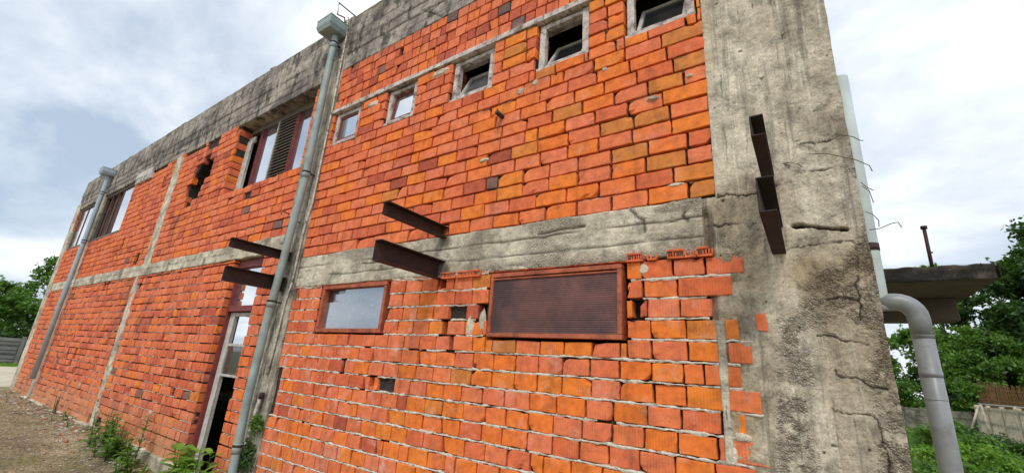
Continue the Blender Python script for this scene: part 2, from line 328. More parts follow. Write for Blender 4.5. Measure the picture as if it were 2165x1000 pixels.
def column_corner():
    res = 0.0055; z = np.arange(0.75, 5.1, res)
    xs = np.concatenate([np.arange(-0.62, EDGE, res), np.full(22, EDGE)]); yb = np.concatenate([np.zeros(len(np.arange(-0.62, EDGE, res))), np.arange(1, 23)*0.018])
    Z, X = np.meshgrid(z, xs, indexing='ij'); YB = np.broadcast_to(yb, X.shape).copy()
    front = (YB == 0)
    en = fbm(Z*3, Z*0+3.3, 5, 5)
    X = X-0.012*(1+en)*sst(0.15, EDGE, X)-0.008*np.where(front, 0, 1)*fbm(Z*9, YB*20, 9)*1.0
    nz = fbm(X*3.1+4, Z*1.9, 21, 5)
    zone = 0.12*sst(2.3, 1.9, Z)+0.85*np.exp(-((X+0.11)/0.075)**2)*sst(2.0, 1.8, Z)+0.9*np.exp(-((Z-2.03)/0.16)**2)*sst(-0.15, 0.05, X)+0.75*sst(0.14, EDGE, X)*sst(2.5, 2.2, Z)+0.6*np.exp(-((X+0.24)/0.06)**2)*np.exp(-((Z-1.95)/0.12)**2)+0.35*sst(1.0, 0.8, Z)
    rough = sst(0.25, 0.75, zone+0.9*nz-0.05)*sst(2.6, 2.2, Z)
    rough = rough+0.8*sst(0.06, 0.01, EDGE-X)*sst(2.95, 2.5, Z)*sst(-0.2, 0.3, fbm(Z*6, X*6, 31))+0.7*sst(0.10, 0.02, np.abs(X+0.33))*sst(2.42, 2.3, Z)*sst(2.1, 2.2, Z)
    rough = np.clip(rough, 0, 1)*sst(-0.55, 0.05, fbm(X*22, Z*22, 23, 3))
    # board marked lifts of slightly different height
    D = 0.004*np.where(X < -0.17-0.0*Z, 0, np.where(X < 0.03, 1, 2))*sst(2.3, 2.7, Z)
    D = D+0.0018*fbm(X*70, Z*1.3, 3, 3)*sst(2.2, 2.7, Z)+0.002*fbm(X*6, Z*4, 13, 5)+0.0022*fbm(X*60, Z*60, 14, 3)
    D = D+rough*(0.004+0.006*fbm(X*75, Z*75, 7, 2)+0.006*fbm(X*18, Z*18, 8, 3))
    hole = np.zeros_like(X); wob = 0.022*fbm(X*13, Z*13, 55, 4)+0.010*fbm(X*45, Z*45, 56, 3)
    for c in cracks:
        d = polydist(X+wob, Z+wob, c); w = 0.0008+0.008*np.maximum(0, fbm(X*11, Z*11, 44, 4)+0.12)
        k = sst(w+0.005, w*0.4, d)*sst(-0.5, 0.0, fbm(X*7, Z*7, 46, 4)); D = D+0.010*k; hole = np.maximum(hole, k*0.95)
        rough = np.clip(rough+0.8*sst(0.04, 0.01, d)*sst(0, 0.3, fbm(X*14, Z*14, 78)), 0, 1)
    for c in fine_cracks:
        d = polydist(X+wob*0.4, Z, c); k = sst(0.006, 0.001, d)*sst(-0.1, 0.3, fbm(X*3, Z*5, 66)); D = D+0.004*k+0.0025*sst(0, 0.004, X-c[0][0])*(1 if c[0][1] > 3 else 0); hole = np.maximum(hole, 0.45*k)
    # the long slot with a rusted insert below the wires
    sl = polydist(X+wob*0.6, Z+wob*0.6, [(0.004, 2.40), (0.132, 2.366), (0.23, 2.343)]); wz = 0.005+0.009*sst(0.05, 0.0, np.abs(X-0.02))+0.005*sst(0.17, 0.23, X)
    k = sst(wz+0.006, wz-0.004, sl); D = D+0.06*k; hole = np.maximum(hole, k)
    # seat of the right hand beams
    # pockmarks
    pk = vn(X*28, Z*28, 91); k = sst(0.955, 0.99, pk); D = D+0.012*k; hole = np.maximum(hole, 0.7*k)
    base = 0.0+0.040*sst(-0.41, -0.47, X)*sst(2.60, 2.50, Z)-0.016*(0.15+fbm(X*11, Z*11, 64, 4))*sst(-0.45, -0.42, X)*sst(-0.14, -0.24, X)*sst(2.36, 2.28, Z)+0.05*sst(2.66, 2.62, Z)*0
    P = np.stack([X+np.where(front, 0, -D), np.where(front, base+D, YB+D*0.2), Z], -1)
    damp = 0.75*sst(-0.05, 0.12, X+0.05*fbm(Z*2, X*2, 61))*sst(2.45, 2.2, Z)+0.8*np.exp(-((Z-2.13)/0.13)**2)+0.5*np.exp(-((X+0.36)/0.05)**2)*sst(2.0, 1.8, Z)
    damp = np.clip(damp*(0.75+1.1*fbm(X*5, Z*3, 62, 5))+0.5*sst(0.1, 0.5, fbm(X*2.5, Z*0.8, 63, 5)), 0, 1)
    low = Z < 2.64
    mask = low | (X > COLX-0.012)
    strip('concrete_column', [(COLX, 0.1), (COLX, 0.0), (EDGE, 0.0), (EDGE, 0.38)], 5.095, 6.40, 'z', 0.02, M_col, 480, 0.004, None, [])
    strip('concrete_column', [(COLX-0.1, 0.1), (COLX-0.1, 0.0), (EDGE, 0.0), (EDGE, 0.38)], -0.3, 0.76, 'z', 0.02, M_col, 485, 0.004, None, [])
    return grid_obj('concrete_column', P, M_col, bld, mask=mask, rough=rough, hole=hole, top=np.zeros_like(X), damp=damp)

def strip(name, path, s0, s1, axis, res, mats, seed, amp=0.006, rough_f=None, boards=None, parent=None, lean=0.0, edge=0.012, crk=None, topattr=False, mask_f=None, hole_f=None, seam=0.009):
    """sweep a profile path [(u,y)...] along z (axis 'z') or x (axis 'x'); cross size measured along the other axis"""
    U = []; Y = []; Nn = []
    for (u0, y0), (u1, y1) in zip(path[:-1], path[1:]):
        L = math.hypot(u1-u0, y1-y0); k = max(2, int(L/res)); t = np.arange(k)/k
        U += list(u0+(u1-u0)*t); Y += list(y0+(y1-y0)*t); Nn += [(-(y1-y0)/L, (u1-u0)/L)]*k
    U.append(path[-1][0]); Y.append(path[-1][1]); Nn.append(Nn[-1])
    U = np.array(U); Y = np.array(Y); Nn = np.array(Nn)
    s = np.arange(s0, s1+1e-6, res); S, UU = np.meshgrid(s, U, indexing='ij'); YY = np.broadcast_to(Y, UU.shape)
    n_u = np.broadcast_to(Nn[:, 0], UU.shape); n_y = np.broadcast_to(Nn[:, 1], UU.shape)
    X, Z = (UU, S) if axis == 'z' else (S, UU)
    rough = rough_f(X, Z) if rough_f is not None else sst(0.25, 0.55, fbm(X*2.3, Z*2.3, seed+9))
    D = 0.35*amp*fbm(X*5, Z*5, seed, 5)+0.003*fbm(X*38, Z*38, seed+4, 3)+rough*0.008*(1+fbm(X*40, Z*40, seed+1, 3)); hole = np.zeros_like(X)
    wob = 0.008*fbm(X*6, Z*6, seed+3, 4)
    for b in (boards or []):
        d = np.abs((Z if axis == 'x' else X)-b+wob); br = sst(-0.45, -0.05, fbm(X*1.7, Z*6+b*7, seed+5, 3))
        k = sst(seam, seam*0.3, d)*br; D = D+0.010*k; hole = np.maximum(hole, 0.85*k)
        D = D+(0.007 if topattr else 0.003)*(((Z if axis == 'x' else X) > b)*1.0)*(1 if int(round(b*100)) % 2 else -1)
    for c in (crk or []):
        d = polydist(X+wob, Z+wob, c); k = sst(0.012, 0.004, d); D = D+0.015*k; hole = np.maximum(hole, 0.8*k)
    pk = vn(X*22, Z*22, seed+70); k = sst(0.955, 0.99, pk); D = D+0.010*k; hole = np.maximum(hole, 0.7*k)
    if hole_f is not None: hole = np.maximum(hole, hole_f(X, Z))
    du = n_u*(-D); dy = n_y*D
    en = edge*fbm(S*4, S*0+seed, seed+2, 5)
    UX = UU+du+np.where(UU > (path[0][0]+path[-1][0])/2, en, -en*0.8)
    PX, PZ = (UX, S) if axis == 'z' else (S, UX)
    P = np.stack([PX-(lean*PZ if lean else 0), YY+dy, PZ], -1)
    top = sst(path[-1][0]-0.05, path[-1][0]-0.01, UU) if topattr else np.zeros_like(X)
    m = mask_f(PX, PZ) if mask_f is not None else None
    return grid_obj(name, P, mats, parent or bld, mask=m, rough=rough, hole=hole, top=top)

column_corner()
# parapets: right and left of the bay column, board marked
def pr(X, Z): return sst(0.35, 0.6, fbm(X*1.3, Z*4, 501))*0.6
strip('parapet', [(5.42, 0.12), (5.42, -0.004), (6.37, -0.004), (6.37, 0.45)], -5.12, EDGE, 'x', 0.016, M_para, 300, 0.008, pr, [5.55, 5.70, 5.86, 6.03, 6.21], topattr=True, edge=0.008, seam=0.014, crk=[[(-3.2, 5.45), (-3.6, 5.75)], [(-4.5, 5.6), (-4.4, 6.2)]])
strip('parapet', [(5.39, 0.30), (5.39, -0.004), (6.37, -0.004), (6.37, 0.45)], -18.9, -5.12, 'x', 0.020, M_para, 320, 0.010, pr, [5.52, 5.66, 5.82, 5.99, 6.17], topattr=True, edge=0.010, seam=0.016,
      crk=[[(-7+i*-1.17+0.2*math.sin(i*5), 5.5), (-7.05+i*-1.17, 6.2)] for i in range(9)])
# roof edge blocks sitting on the parapet line
for x, w in ((-11.6, 0.22), (-7.6, 0.16), (-15.2, 0.2)):
    b = MB(); b.box(x, x+w, 0.02, 0.2, 6.36, 6.43, jit=0.012); b.build('mortar_lump', M_para, bld)
# floor bands
def bandr(X, Z): return np.clip(sst(0.15, 0.5, fbm(X*2, Z*5, 611))*0.7+0.8*sst(2.36, 2.27, Z)*sst(-2.9, -2.2, X), 0, 1)
strip('floor_band', [(2.275, 0.10), (2.275, -0.010), (2.645, -0.010), (2.645, 0.06)], -5.1, -0.47, 'x', 0.011, M_band, 350, 0.007, bandr, [2.39, 2.52],
      hole_f=lambda X, Z: 0.75*sst(0.11, 0.03, np.hypot((X+2.72)*1.0, (Z-2.62)*0.9)+0.05*fbm(X*14, Z*14, 71))+0.75*sst(0.13, 0.05, np.hypot(X+2.71, Z-2.32)+0.05*fbm(X*14, Z*14, 72)), crk=[[(-0.95, 2.64), (-0.9, 2.57), (-0.86, 2.55), (-0.85, 2.46)], [(-0.55, 2.62), (-0.6, 2.54), (-0.57, 2.50)], [(-1.7, 2.55), (-1.3, 2.56)], [(-3.9, 2.48), (-3.5, 2.47), (-3.0, 2.49)]])
strip('floor_band', [(2.78, 0.10), (2.78, -0.010), (3.005, -0.010), (3.005, 0.06)], -18.3, -5.62, 'x', 0.016, M_band, 380, 0.006, None, [2.90])
# bay column next to the downpipe, end column, strips
strip('concrete_column', [(-5.62, 0.12), (-5.62, -0.012), (-5.12, -0.012), (-5.12, 0.12)], -0.3, 6.40, 'z', 0.013, M_bay, 410, 0.008, lambda X, Z: sst(0.2, 0.55, fbm(X*3, Z*1.5, 612))*0.9, [-5.4, -5.25], edge=0.02, hole_f=lambda X, Z: 0.7*sst(0.12, 0.04, np.hypot(X+5.38, Z-2.66)+0.05*fbm(X*14, Z*14, 73))+0.7*sst(0.14, 0.05, np.hypot(X+5.38, Z-2.30)+0.05*fbm(X*14, Z*14, 74)))
strip('concrete_column', [(-18.75, 0.6), (-18.75, -0.01), (-18.30, -0.01), (-18.30, 0.1)], -0.1, 5.60, 'z', 0.03, M_band, 430, 0.01, None, [-18.5], lean=0.075, edge=0.02)
strip('concrete_strip', [(-11.05, 0.1), (-11.05, -0.006), (-10.80, -0.006), (-10.80, 0.1)], -0.05, 2.79, 'z', 0.016, M_band, 440, 0.010, None, [], lean=0.04, edge=0.09)
strip('concrete_strip', [(-10.97, 0.1), (-10.97, -0.006), (-10.60, -0.006), (-10.60, 0.1)], 3.0, 5.40, 'z', 0.016, M_band, 445, 0.006, None, [], edge=0.03)
strip('concrete_strip', [(-16.45, 0.1), (-16.45, -0.006), (-16.05, -0.006), (-16.05, 0.1)], -0.05, 5.40, 'z', 0.025, M_bay, 450, 0.008, None, [-16.2], edge=0.05)
strip('foundation', [(-0.5, 0.1), (-0.5, -0.05), (0.03, -0.05), (0.03, 0.15)], -18.5, -6.93, 'x', 0.03, M_band, 460, 0.02, None, [], edge=0.03)
strip('foundation', [(-0.5, 0.1), (-0.5, -0.03), (-0.05, -0.03), (-0.05, 0.15)], -6.07, 0.3, 'x', 0.03, M_band, 465, 0.02, None, [], edge=0.03)

# ---------------------------------------------------------------- brick walls
class Open:
    def __init__(s, x0, x1, z0, z1): s.x0, s.x1, s.z0, s.z1 = x0, x1, z0, z1
SMALL = [(-5.06, -4.50, 4.19, 4.68), (-3.98, -3.46, 4.19, 4.68), (-2.91, -2.34, 4.17, 4.68), (-1.83, -1.30, 4.15, 4.68), (-0.98, -0.43, 4.14, 4.68)]
GLASSW = (-4.53, -3.39, 1.73, 2.275); VENT = (-2.14, -0.985, 1.72, 2.275)
SLOTL = [(-14.20, -14.07, 1.10, 1.31), (-13.60, -13.47, 1.09, 1.30), (-11.62, -11.38, 3.06, 3.30), (-11.45, -11.35, 4.78, 5.02), (-13.2, -13.05, 2.65, 2.76), (-12.95, -12.82, 2.65, 2.76), (-11.20, -11.08, 0.0, 0.2), (-10.75, -10.5, -0.02, 0.2), (-12.9, -12.8, 3.6, 3.8), (-10.9, -10.7, 2.5, 2.62)]
DOOR = (-6.93, -6.07, -0.3, 2.78); WINA = (-8.09, -5.70, 4.03, 5.46); WINB = (-16.06, -13.55, 4.05, 5.46); WINC = (-18.62, -16.44, 4.05, 5.46)
HOLE = [(-9.70, 4.10), (-9.80, 4.45), (-9.72, 4.74), (-9.48, 4.99), (-9.2, 5.04), (-8.97, 4.88), (-9.0, 4.6), (-9.1, 4.35), (-9.25, 4.15), (-9.42, 4.08)]
def inpoly(x, z, poly):
    r = False; j = len(poly)-1
    for i in range(len(poly)):
        if (poly[i][1] > z) != (poly[j][1] > z) and x < (poly[j][0]-poly[i][0])*(z-poly[i][1])/(poly[j][1]-poly[i][1])+poly[i][0]: r = not r
        j = i
    return r
def sootf(x, z):
    s = 0.0
    if x < -5.7:
        s += 0.75*max(0, 1-abs(x+9.95+0.12*math.sin(z*4)-0.10*(z-2))/0.16)*(1 if 1.0 < z < 3.9 else 0)
        s += 0.8*max(0, 1-abs(x+11.35+0.1*math.sin(z*5))/0.30)*(1 if 1.6 < z < 2.8 else 0)
        s += 0.9*max(0, 1-abs(x+6.98)/0.09)*(1 if z < 1.7 and math.sin(z*24) > 0 else 0.25)*(z < 2.5)
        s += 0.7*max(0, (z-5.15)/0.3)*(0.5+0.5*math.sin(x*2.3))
        s += 0.5*max(0, 1-abs(x+9.3)/0.6)*max(0, 1-abs(z-4.4)/0.7)
    else:
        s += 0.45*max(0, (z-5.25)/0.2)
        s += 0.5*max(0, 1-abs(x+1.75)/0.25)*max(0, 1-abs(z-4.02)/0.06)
        s += 0.6*max(0, 1-abs(x+0.87)/0.05)*(1.23 < z < 1.35)
    return min(1.0, s)
def brick(mb, x0, x1, z0, z1, near, tone, kind, off=0.0, depth=0.10, bloom=0.5, chip=0.12, tilt=0.0):
    nx, nz = (8, 6) if near == 2 else ((5, 4) if near == 1 else (4, 3))
    r = 0.0035 if near else 0.003
    jx = [random.uniform(-0.003, 0.003) for _ in range(4)]; sx = random.uniform(-0.003, 0.003); sz = random.uniform(-0.003, 0.003)
    us = [0, 0.018]+[0.018+0.964*i/(nx-3) for i in range(1, nx-3)]+[0.982, 1] if nx > 4 else [0, 0.02, 0.98, 1]
    vs_ = [0, 0.035]+[0.035+0.93*i/(nz-3) for i in range(1, nz-3)]+[0.965, 1] if nz > 3 else [0, 0.5, 1]
    nu, nv = len(us), len(vs_); V = []
    chips = []
    if random.random() < chip:
        chips.append((random.choice((0, 1)), random.choice((0, 1, random.random())), random.uniform(0.010, 0.025), random.uniform(0.012, 0.035)))
    if random.random() < chip*0.6: chips.append((random.random(), random.choice((0, 1)), random.uniform(0.01, 0.02), random.uniform(0.012, 0.03)))
    w, h = x1-x0, z1-z0
    for i, u in enumerate(us):
        for j, v in enumerate(vs_):
            eu = i in (0, nu-1); ev = j in (0, nv-1)
            y = off+(r if (eu or ev) else 0)+(r*0.9 if (eu and ev) else 0)+tilt*(v-0.5)+random.uniform(-0.0012, 0.0012)
            x = x0+w*u+(sx*(v-0.5))+random.uniform(-0.0028, 0.0028); z = z0+h*v+sz*(u-0.5)*2+random.uniform(-0.0022, 0.0022)
            if eu and ev: x += (0.5-u)*0.004; z += (0.5-v)*0.004
            for cu, cv, cd, cr in chips:
                dd = math.hypot((u-cu)*w, (v-cv)*h)
                if dd < cr: y += cd*(1-dd/cr)**0.6; x += (0.5-u)*0.02*(1-dd/cr); z += (0.5-v)*0.02*(1-dd/cr)
            V.append((x, y, z))
    F = [(i*nv+j, (i+1)*nv+j, (i+1)*nv+j+1, i*nv+j+1) for i in range(nu-1) for j in range(nv-1)]
    ring = [i*nv for i in range(nu)]+[(nu-1)*nv+j for j in range(1, nv)]+[i*nv+nv-1 for i in range(nu-2, -1, -1)]+[j for j in range(nv-2, 0, -1)]
    n0 = len(V)
    for k in ring: V.append((V[k][0], off+depth, V[k][2]))
    m = len(ring)
    F += [(ring[k], n0+k, n0+(k+1) % m, ring[(k+1) % m]) for k in range(m)]
    mb.add(V, F, 0, tone=tone, kind=kind, bloom=bloom, soot=[sootf(p[0], p[2]) for p in V], dust=[max(0.0, 1-p[2]/0.75)*(1 if p[0] < -7 else 0.4) for p in V])
def hollow(mb, x0, x1, z0, z1, off):       # broken hollow brick: row of thin webs with open slots
    n = max(3, int((x1-x0)/0.016)); t = (x1-x0)/n
    tone = random.uniform(0.4, 0.75)
    mb.box(x0, x1, off, off+0.07, z0, z0+0.012, jit=0.002, tone=tone, kind=0.0, bloom=0.5)
    if random.random() < 0.6: mb.box(x0, x1-random.uniform(0, 0.3)*(x1-x0), off+0.002, off+0.07, z1-0.012, z1, jit=0.002, tone=tone, kind=0.0, bloom=0.5)
    for i in range(n+1):
        if i in (0, n) or random.random() < 0.62:
            x = x0+i*t*0.97; mb.box(x, x+0.007, off+random.uniform(0, 0.01), off+0.07, z0+0.013, z1-0.013-random.uniform(0, 0.012), jit=0.0015, tone=tone, kind=0.0, bloom=0.5)

def wall(name, x0, x1, zrows, width, opens, joint, bed, tonef, off0=-0.004, endf=None, startf=None, skip=None, missing=0.012, bondjit=0.06, blockers=(), offamp=0.004, bloomf=None, kindp=1.0, mort_y=0.022, core=None, ribbon=None, halfp=0.08, extra=None, chip=0.12):
    mb = MB(); holes = []
    for k in range(len(zrows)-1):
        za, zb = zrows[k], zrows[k+1]; zc = (za+zb)/2
        xs = startf(zc, k) if startf else x0; xe = endf(zc, k) if endf else x1
        x = xs-(width*0.5 if k % 2 else 0)-random.uniform(0, width*0.12)
        wav_s = k*11
        while x < xe:
            w = width*random.uniform(1-bondjit, 1+bondjit)
            if random.random() < halfp: w = width*random.uniform(0.45, 0.6)
            a, c = max(x, xs), min(x+w, xe); x += w
            if xe-c < 0.10: c = xe; x = xe+1
            if c-a < 0.05: continue
            segs = [(a, c)]
            for o in opens:
                if za < o[3]-0.02 and zb > o[2]+0.02 and (zb-o[3] > 0.03 or o[2]-za > 0.03):      # cut course above or below an opening
                    s_, t_ = max(a, o[0]), min(c, o[1])
                    if t_-s_ > 0.03:
                        p_, q_ = (o[3], zb) if zb-o[3] > 0.03 else (za, o[2])
                        jj = joint; brick(mb, s_+jj/2, t_-jj/2, p_+bed*0.4, q_-bed*0.4, 1, tonef(s_, p_), random.random()*kindp, off0+random.uniform(-offamp, offamp), 0.2, bloomf(s_, p_) if bloomf else 0.4, chip=chip)
                if za < o[3]-0.02 and zb > o[2]+0.02:
                    ns = []
                    for s_, t_ in segs:
                        if t_ <= o[0] or s_ >= o[1]: ns.append((s_, t_)); continue
                        if s_ < o[0]-0.03: ns.append((s_, o[0]))
                        if t_ > o[1]+0.03: ns.append((o[1], t_))
                    segs = ns
            for s_, t_ in segs:
                if t_-s_ < 0.03: continue
                xc = (s_+t_)/2
                if skip and skip(xc, zc): continue
                depth = 0.10
                for o in opens:
                    if za < o[3] and zb > o[2] and (abs(t_-o[0]) < 0.02 or abs(s_-o[1]) < 0.02): depth = 0.25
                if random.random() < missing and depth < 0.2:
                    if random.random() < 0.5:
                        if t_-s_ > 0.1: t_ = s_+(t_-s_)*0.55
                        else: continue
                    else: continue
                dist = abs(xc)
                near = 2 if dist < 2.2 else (1 if dist < 6.5 else 0)
                z_w = 0.004*float(fbm(np.array([xc*0.9]), np.array([k*3.7]), 700, 2)[0]); 
                o_ = off0+random.uniform(-offamp, offamp)+(0.012*random.random() if random.random() < 0.06 else 0)
                jj = joint*random.uniform(0.6, 1.5); bb = bed*random.uniform(0.75, 1.25)
                brick(mb, s_+jj/2, t_-jj/2, za+bb/2+z_w, zb-bb/2+z_w, near, tonef(xc, zc), random.random()*kindp, o_, depth, bloomf(xc, zc) if bloomf else 0.4, chip=chip, tilt=random.uniform(-0.003, 0.003))
    if extra: extra(mb)
    # mortar core behind the brick faces
    e_ = 0.016; opens = [(o[0]-e_, o[1]+e_, o[2]-e_, o[3]+(e_ if o[3] < 4.6 else 0)) for o in opens]
    xs_ = sorted({x0, x1}|{min(max(v, x0), x1) for o in opens for v in (o[0], o[1])}); zs_ = sorted({zrows[0], zrows[-1]}|{min(max(v, zrows[0]), zrows[-1]) for o in opens for v in (o[2], o[3])})
    # refine grid for relief
    def refine(a, st):
        r = []
        for p, q in zip(a[:-1], a[1:]):
            n = max(1, int((q-p)/st)); r += [p+(q-p)*i/n for i in range(n)]
        return r+[a[-1]]
    xg = refine(xs_, 0.045); zg = refine(zs_, 0.042)
    Xg, Zg = np.meshgrid(xg, zg, indexing='ij'); Yg = mort_y+0.007*fbm(Xg*18, Zg*18, 801, 3)
    idx = {}; V = []; F = []
    def isopen(xc, zc): return any(o[0] < xc < o[1] and o[2] < zc < o[3] for o in opens) or (skip and skip(xc, zc) is not True and skip(xc, zc) == 2)
    for i in range(len(xg)):
        for j in range(len(zg)): idx[i, j] = len(V); V.append((xg[i], float(Yg[i, j]), zg[j]))
    op = [[isopen((xg[i]+xg[i+1])/2, (zg[j]+zg[j+1])/2) for j in range(len(zg)-1)] for i in range(len(xg)-1)]
    back = {}
    def bk(i, j):
        if (i, j) not in back: back[i, j] = len(V); V.append((xg[i], 0.25, zg[j]))
        return back[i, j]
    for i in range(len(xg)-1):
        for j in range(len(zg)-1):
            if op[i][j]: continue
            F.append((idx[i, j], idx[i+1, j], idx[i+1, j+1], idx[i, j+1]))
            for di, dj, a, c in ((-1, 0, (i, j), (i, j+1)), (1, 0, (i+1, j+1), (i+1, j)), (0, -1, (i+1, j), (i, j)), (0, 1, (i, j+1), (i+1, j+1))):
                ii, jj_ = i+di, j+dj
                if 0 <= ii < len(op) and 0 <= jj_ < len(op[0]) and op[ii][jj_]: F.append((idx[a], idx[c], bk(*c), bk(*a)))
    mb.add(V, F, 1)
    # squeezed bed joints
    if ribbon:
        yr, hr, prob, mi = ribbon
        for k in range(len(zrows)):
            z = zrows[k]; xs = startf(z, k) if startf else x0; xe = endf(z, k) if endf else x1
            n = int((xe-xs)/0.016); X = np.linspace(xs, xe, n+1)
            up = hr*(0.75+1.2*fbm(X*22, X*0+k*5.1, 811, 4)); dn = hr*(0.75+1.2*fbm(X*22, X*0+k*5.1, 823, 4)); yy = yr+0.010*fbm(X*9, X*0+k*2.3, 831, 4)
            zz = z+0.004*fbm(X*0.9, X*0+k*3.7, 700, 2); keep = fbm(X*3.5, X*0+k*9.7, 841, 3) > (1-2*prob)*0.6
            for i in range(n):
                xm = (X[i]+X[i+1])/2
                if not (keep[i]) or any(o[0]-0.01 < xm < o[1]+0.01 and o[2]-0.01 < z < o[3]+0.01 for o in opens) or (skip and skip(xm, z)): continue
                q = []
                for a in (i, i+1):
                    q += [(X[a], 0.05, zz[a]-dn[a]), (X[a], yy[a]+0.003, zz[a]-dn[a]), (X[a], yy[a], zz[a]), (X[a], yy[a]+0.003, zz[a]+up[a]), (X[a], 0.05, zz[a]+up[a])]
                mb.add(q, [(j_, j_+5, j_+6, j_+1) for j_ in range(4)], mi, smooth=False)
    return mb.build(name, [M_brick, core or M_mortar, M_mortar_light], bld)

def rows(z0, n, p): return [z0+p*i for i in range(n+1)]
def toneB(x, z):
    u = random.random()
    if u < 0.010: return random.uniform(0.02, 0.05)
    t = 0.50+0.20*min(1, max(0, (x+5)/4.5))+random.gauss(0, 0.17)
    return min(0.97, max(0.1, t))
def toneA(x, z):
    u = random.random()
    if u < 0.05: return random.uniform(0.0, 0.05)
    return min(0.85, max(0.12, 0.42+random.gauss(0, 0.15)))
def toneC(x, z):
    u = random.random()
    if u < 0.004: return random.uniform(0.03, 0.05)
    if x < -3.2 and z > 0.8: m = 0.52
    elif z > 1.85: m = 0.55
    else: m = 0.66
    return min(1.0, max(0.15, m+random.gauss(0, 0.15)))
def toneL(x, z):
    u = random.random()
    if u < 0.01: return random.uniform(0.02, 0.05)
    return min(0.95, max(0.12, 0.50+random.gauss(0, 0.15)))
# upper right bay, stretchers below the lintel
def startR(z, k): return -5.12
def startC(z, k):
    if z > 1.9: return -5.10
    if z > 1.35: return -5.10
    return -5.00 if z > 0.9 else -5.10
rz = random.Random(3)
missB = {(-4.0, 3.31), (-4.3, 3.39)}
wall('brick_wall', -5.15, COLX, rows(2.648, 16, 0.1270), 0.272, SMALL, 0.016, 0.017, toneB, startf=startR, endf=lambda z, k: COLX-0.004+0.006*random.uniform(-1, 1), missing=0.001, bloomf=lambda x, z: 0.35, kindp=0.55, mort_y=0.034, core=M_mortar_dark, ribbon=(0.014, 0.0035, 0.24, 2), halfp=0.03, chip=0.35)
# above the lintel: half bricks
wall('brick_wall', -5.15, COLX, rows(4.752, 5, 0.134), 0.15, [], 0.014, 0.015, toneA, startf=startR, missing=0.01, bondjit=0.25, bloomf=lambda x, z: 0.3, kindp=0.5, mort_y=0.03, core=M_mortar_dark, ribbon=(0.01, 0.005, 0.3, 1))
# lower right bay
ENDS = {2.20: -0.27, 2.06: -0.342, 1.93: -0.43, 1.81: -0.325, 1.68: -0.263, 1.55: -0.333, 1.42: -0.245, 1.29: -0.324, 1.16: -0.225, 1.04: -0.30, 0.91: -0.2, 0.78: -0.28}
def endC(z, k):
    kk = min(ENDS, key=lambda q: abs(q-z)); return ENDS[kk]+random.uniform(-0.004, 0.004) if abs(kk-z) < 0.08 else -0.25
GAPS = [(-0.945, -0.895, 1.885, 1.985), (-2.235, -2.19, 1.885, 1.985), (-2.62, -2.565, 1.76, 1.86), (-2.70, -2.64, 2.16, 2.24), (-3.92, -3.885, 1.38, 1.46), (-2.52, -2.48, 1.63, 1.73), (-3.46, -3.40, 1.27, 1.35), (-5.17, -5.05, 2.15, 2.24), (-0.455, -0.375, 1.88, 1.99), (-0.425, -0.375, 1.26, 1.345)]
def extraC(mb):
    for a, c in ((-0.975, -0.86), (-0.835, -0.775), (-0.705, -0.60), (-0.595, -0.53), (-0.525, -0.435)): hollow(mb, a, c, 2.252, 2.312, -0.030)
    for a, c in ((-2.70, -2.52), (-2.50, -2.36), (-2.35, -2.24)): hollow(mb, a, c, 2.235, 2.292, -0.032)
    brick(mb, -0.235, -0.185, 1.80, 1.895, 1, 0.5, 0.1, -0.006, 0.05)
    for x, z in ((-0.97, 1.93), (-2.15, 1.93), (-2.30, 1.94), (-2.60, 2.19)): pass
def skipC(x, z):
    if z > 2.21 and -4.9 < x: return False if x < -2.75 or (-2.2 < x < -1.0) else (x > -1.0 and z > 2.25)
    return False
wall('brick_wall', -5.15, -0.30, rows(-0.057, 18, 0.1285)+[2.272], 0.206, [GLASSW, VENT]+GAPS, 0.012, 0.018, toneC, off0=-0.009, offamp=0.004, startf=startC, endf=endC, skip=skipC, missing=0.010, bondjit=0.08, bloomf=lambda x, z: 0.5 if x > -3 else 1.0,
     mort_y=0.026, core=M_mortar_dark, ribbon=(-0.009, 0.0098, 0.95, 2), halfp=0.05, extra=extraC, chip=0.28)
# cement run between the bricks beside the column
strip('mortar_smear', [(-0.445, 0.02), (-0.445, -0.0145), (-0.400, -0.0145), (-0.400, 0.02)], 1.10, 1.86, 'z', 0.008, M_band, 470, 0.003, lambda X, Z: X*0+0.1, [], edge=0.012)
# left bays
def skipL(x, z):
    if -16.4 < x < -16.1: return True
    if z < 2.8 and -11.0-0.04*z < x < -10.85-0.04*z: return True
    if z > 3.0 and -10.93 < x < -10.65: return True
    return False
HR = random.Random(5)
def skipU(x, z):
    if inpoly(x, z, HOLE): return 2
    if z > 5.22 and -9.35 < x < -8.95: return True
    if z > 5.40-0.06*math.sin(x*3): return True
    return skipL(x, z)
wall('brick_wall', -18.55, -5.60, rows(3.005, 19, 0.1285), 0.262, [WINA, WINB, WINC]+[q for q in SLOTL if q[2] > 3], 0.018, 0.019, toneL, skip=skipU, missing=0.004, bloomf=lambda x, z: 0.35, kindp=0.5, mort_y=0.032, core=M_mortar_dark, ribbon=(0.010, 0.0045, 0.26, 2), startf=lambda z, k: -18.30-0.075*z, halfp=0.12)
wall('brick_wall', -18.55, -5.60, rows(0.017, 21, 0.1290)+[2.78], 0.275, [DOOR]+[q for q in SLOTL if q[2] < 2.9], 0.016, 0.019, toneL, skip=skipL, missing=0.003, bloomf=lambda x, z: 0.6, kindp=0.8, mort_y=0.030, core=M_mortar_dark, ribbon=(0.002, 0.005, 0.50, 2), startf=lambda z, k: -18.30-0.075*z, halfp=0.25)
for o_ in GAPS+SLOTL:  # black blocks stand in for the deep shade inside slots and gaps
    b = MB(); b.box(o_[0]-0.014, o_[1]+0.014, (0.075 if o_ in GAPS else 0.035), 0.24, o_[2]-0.014, o_[3]+0.014); b.build('recess_shade_fill', M_black, bld)
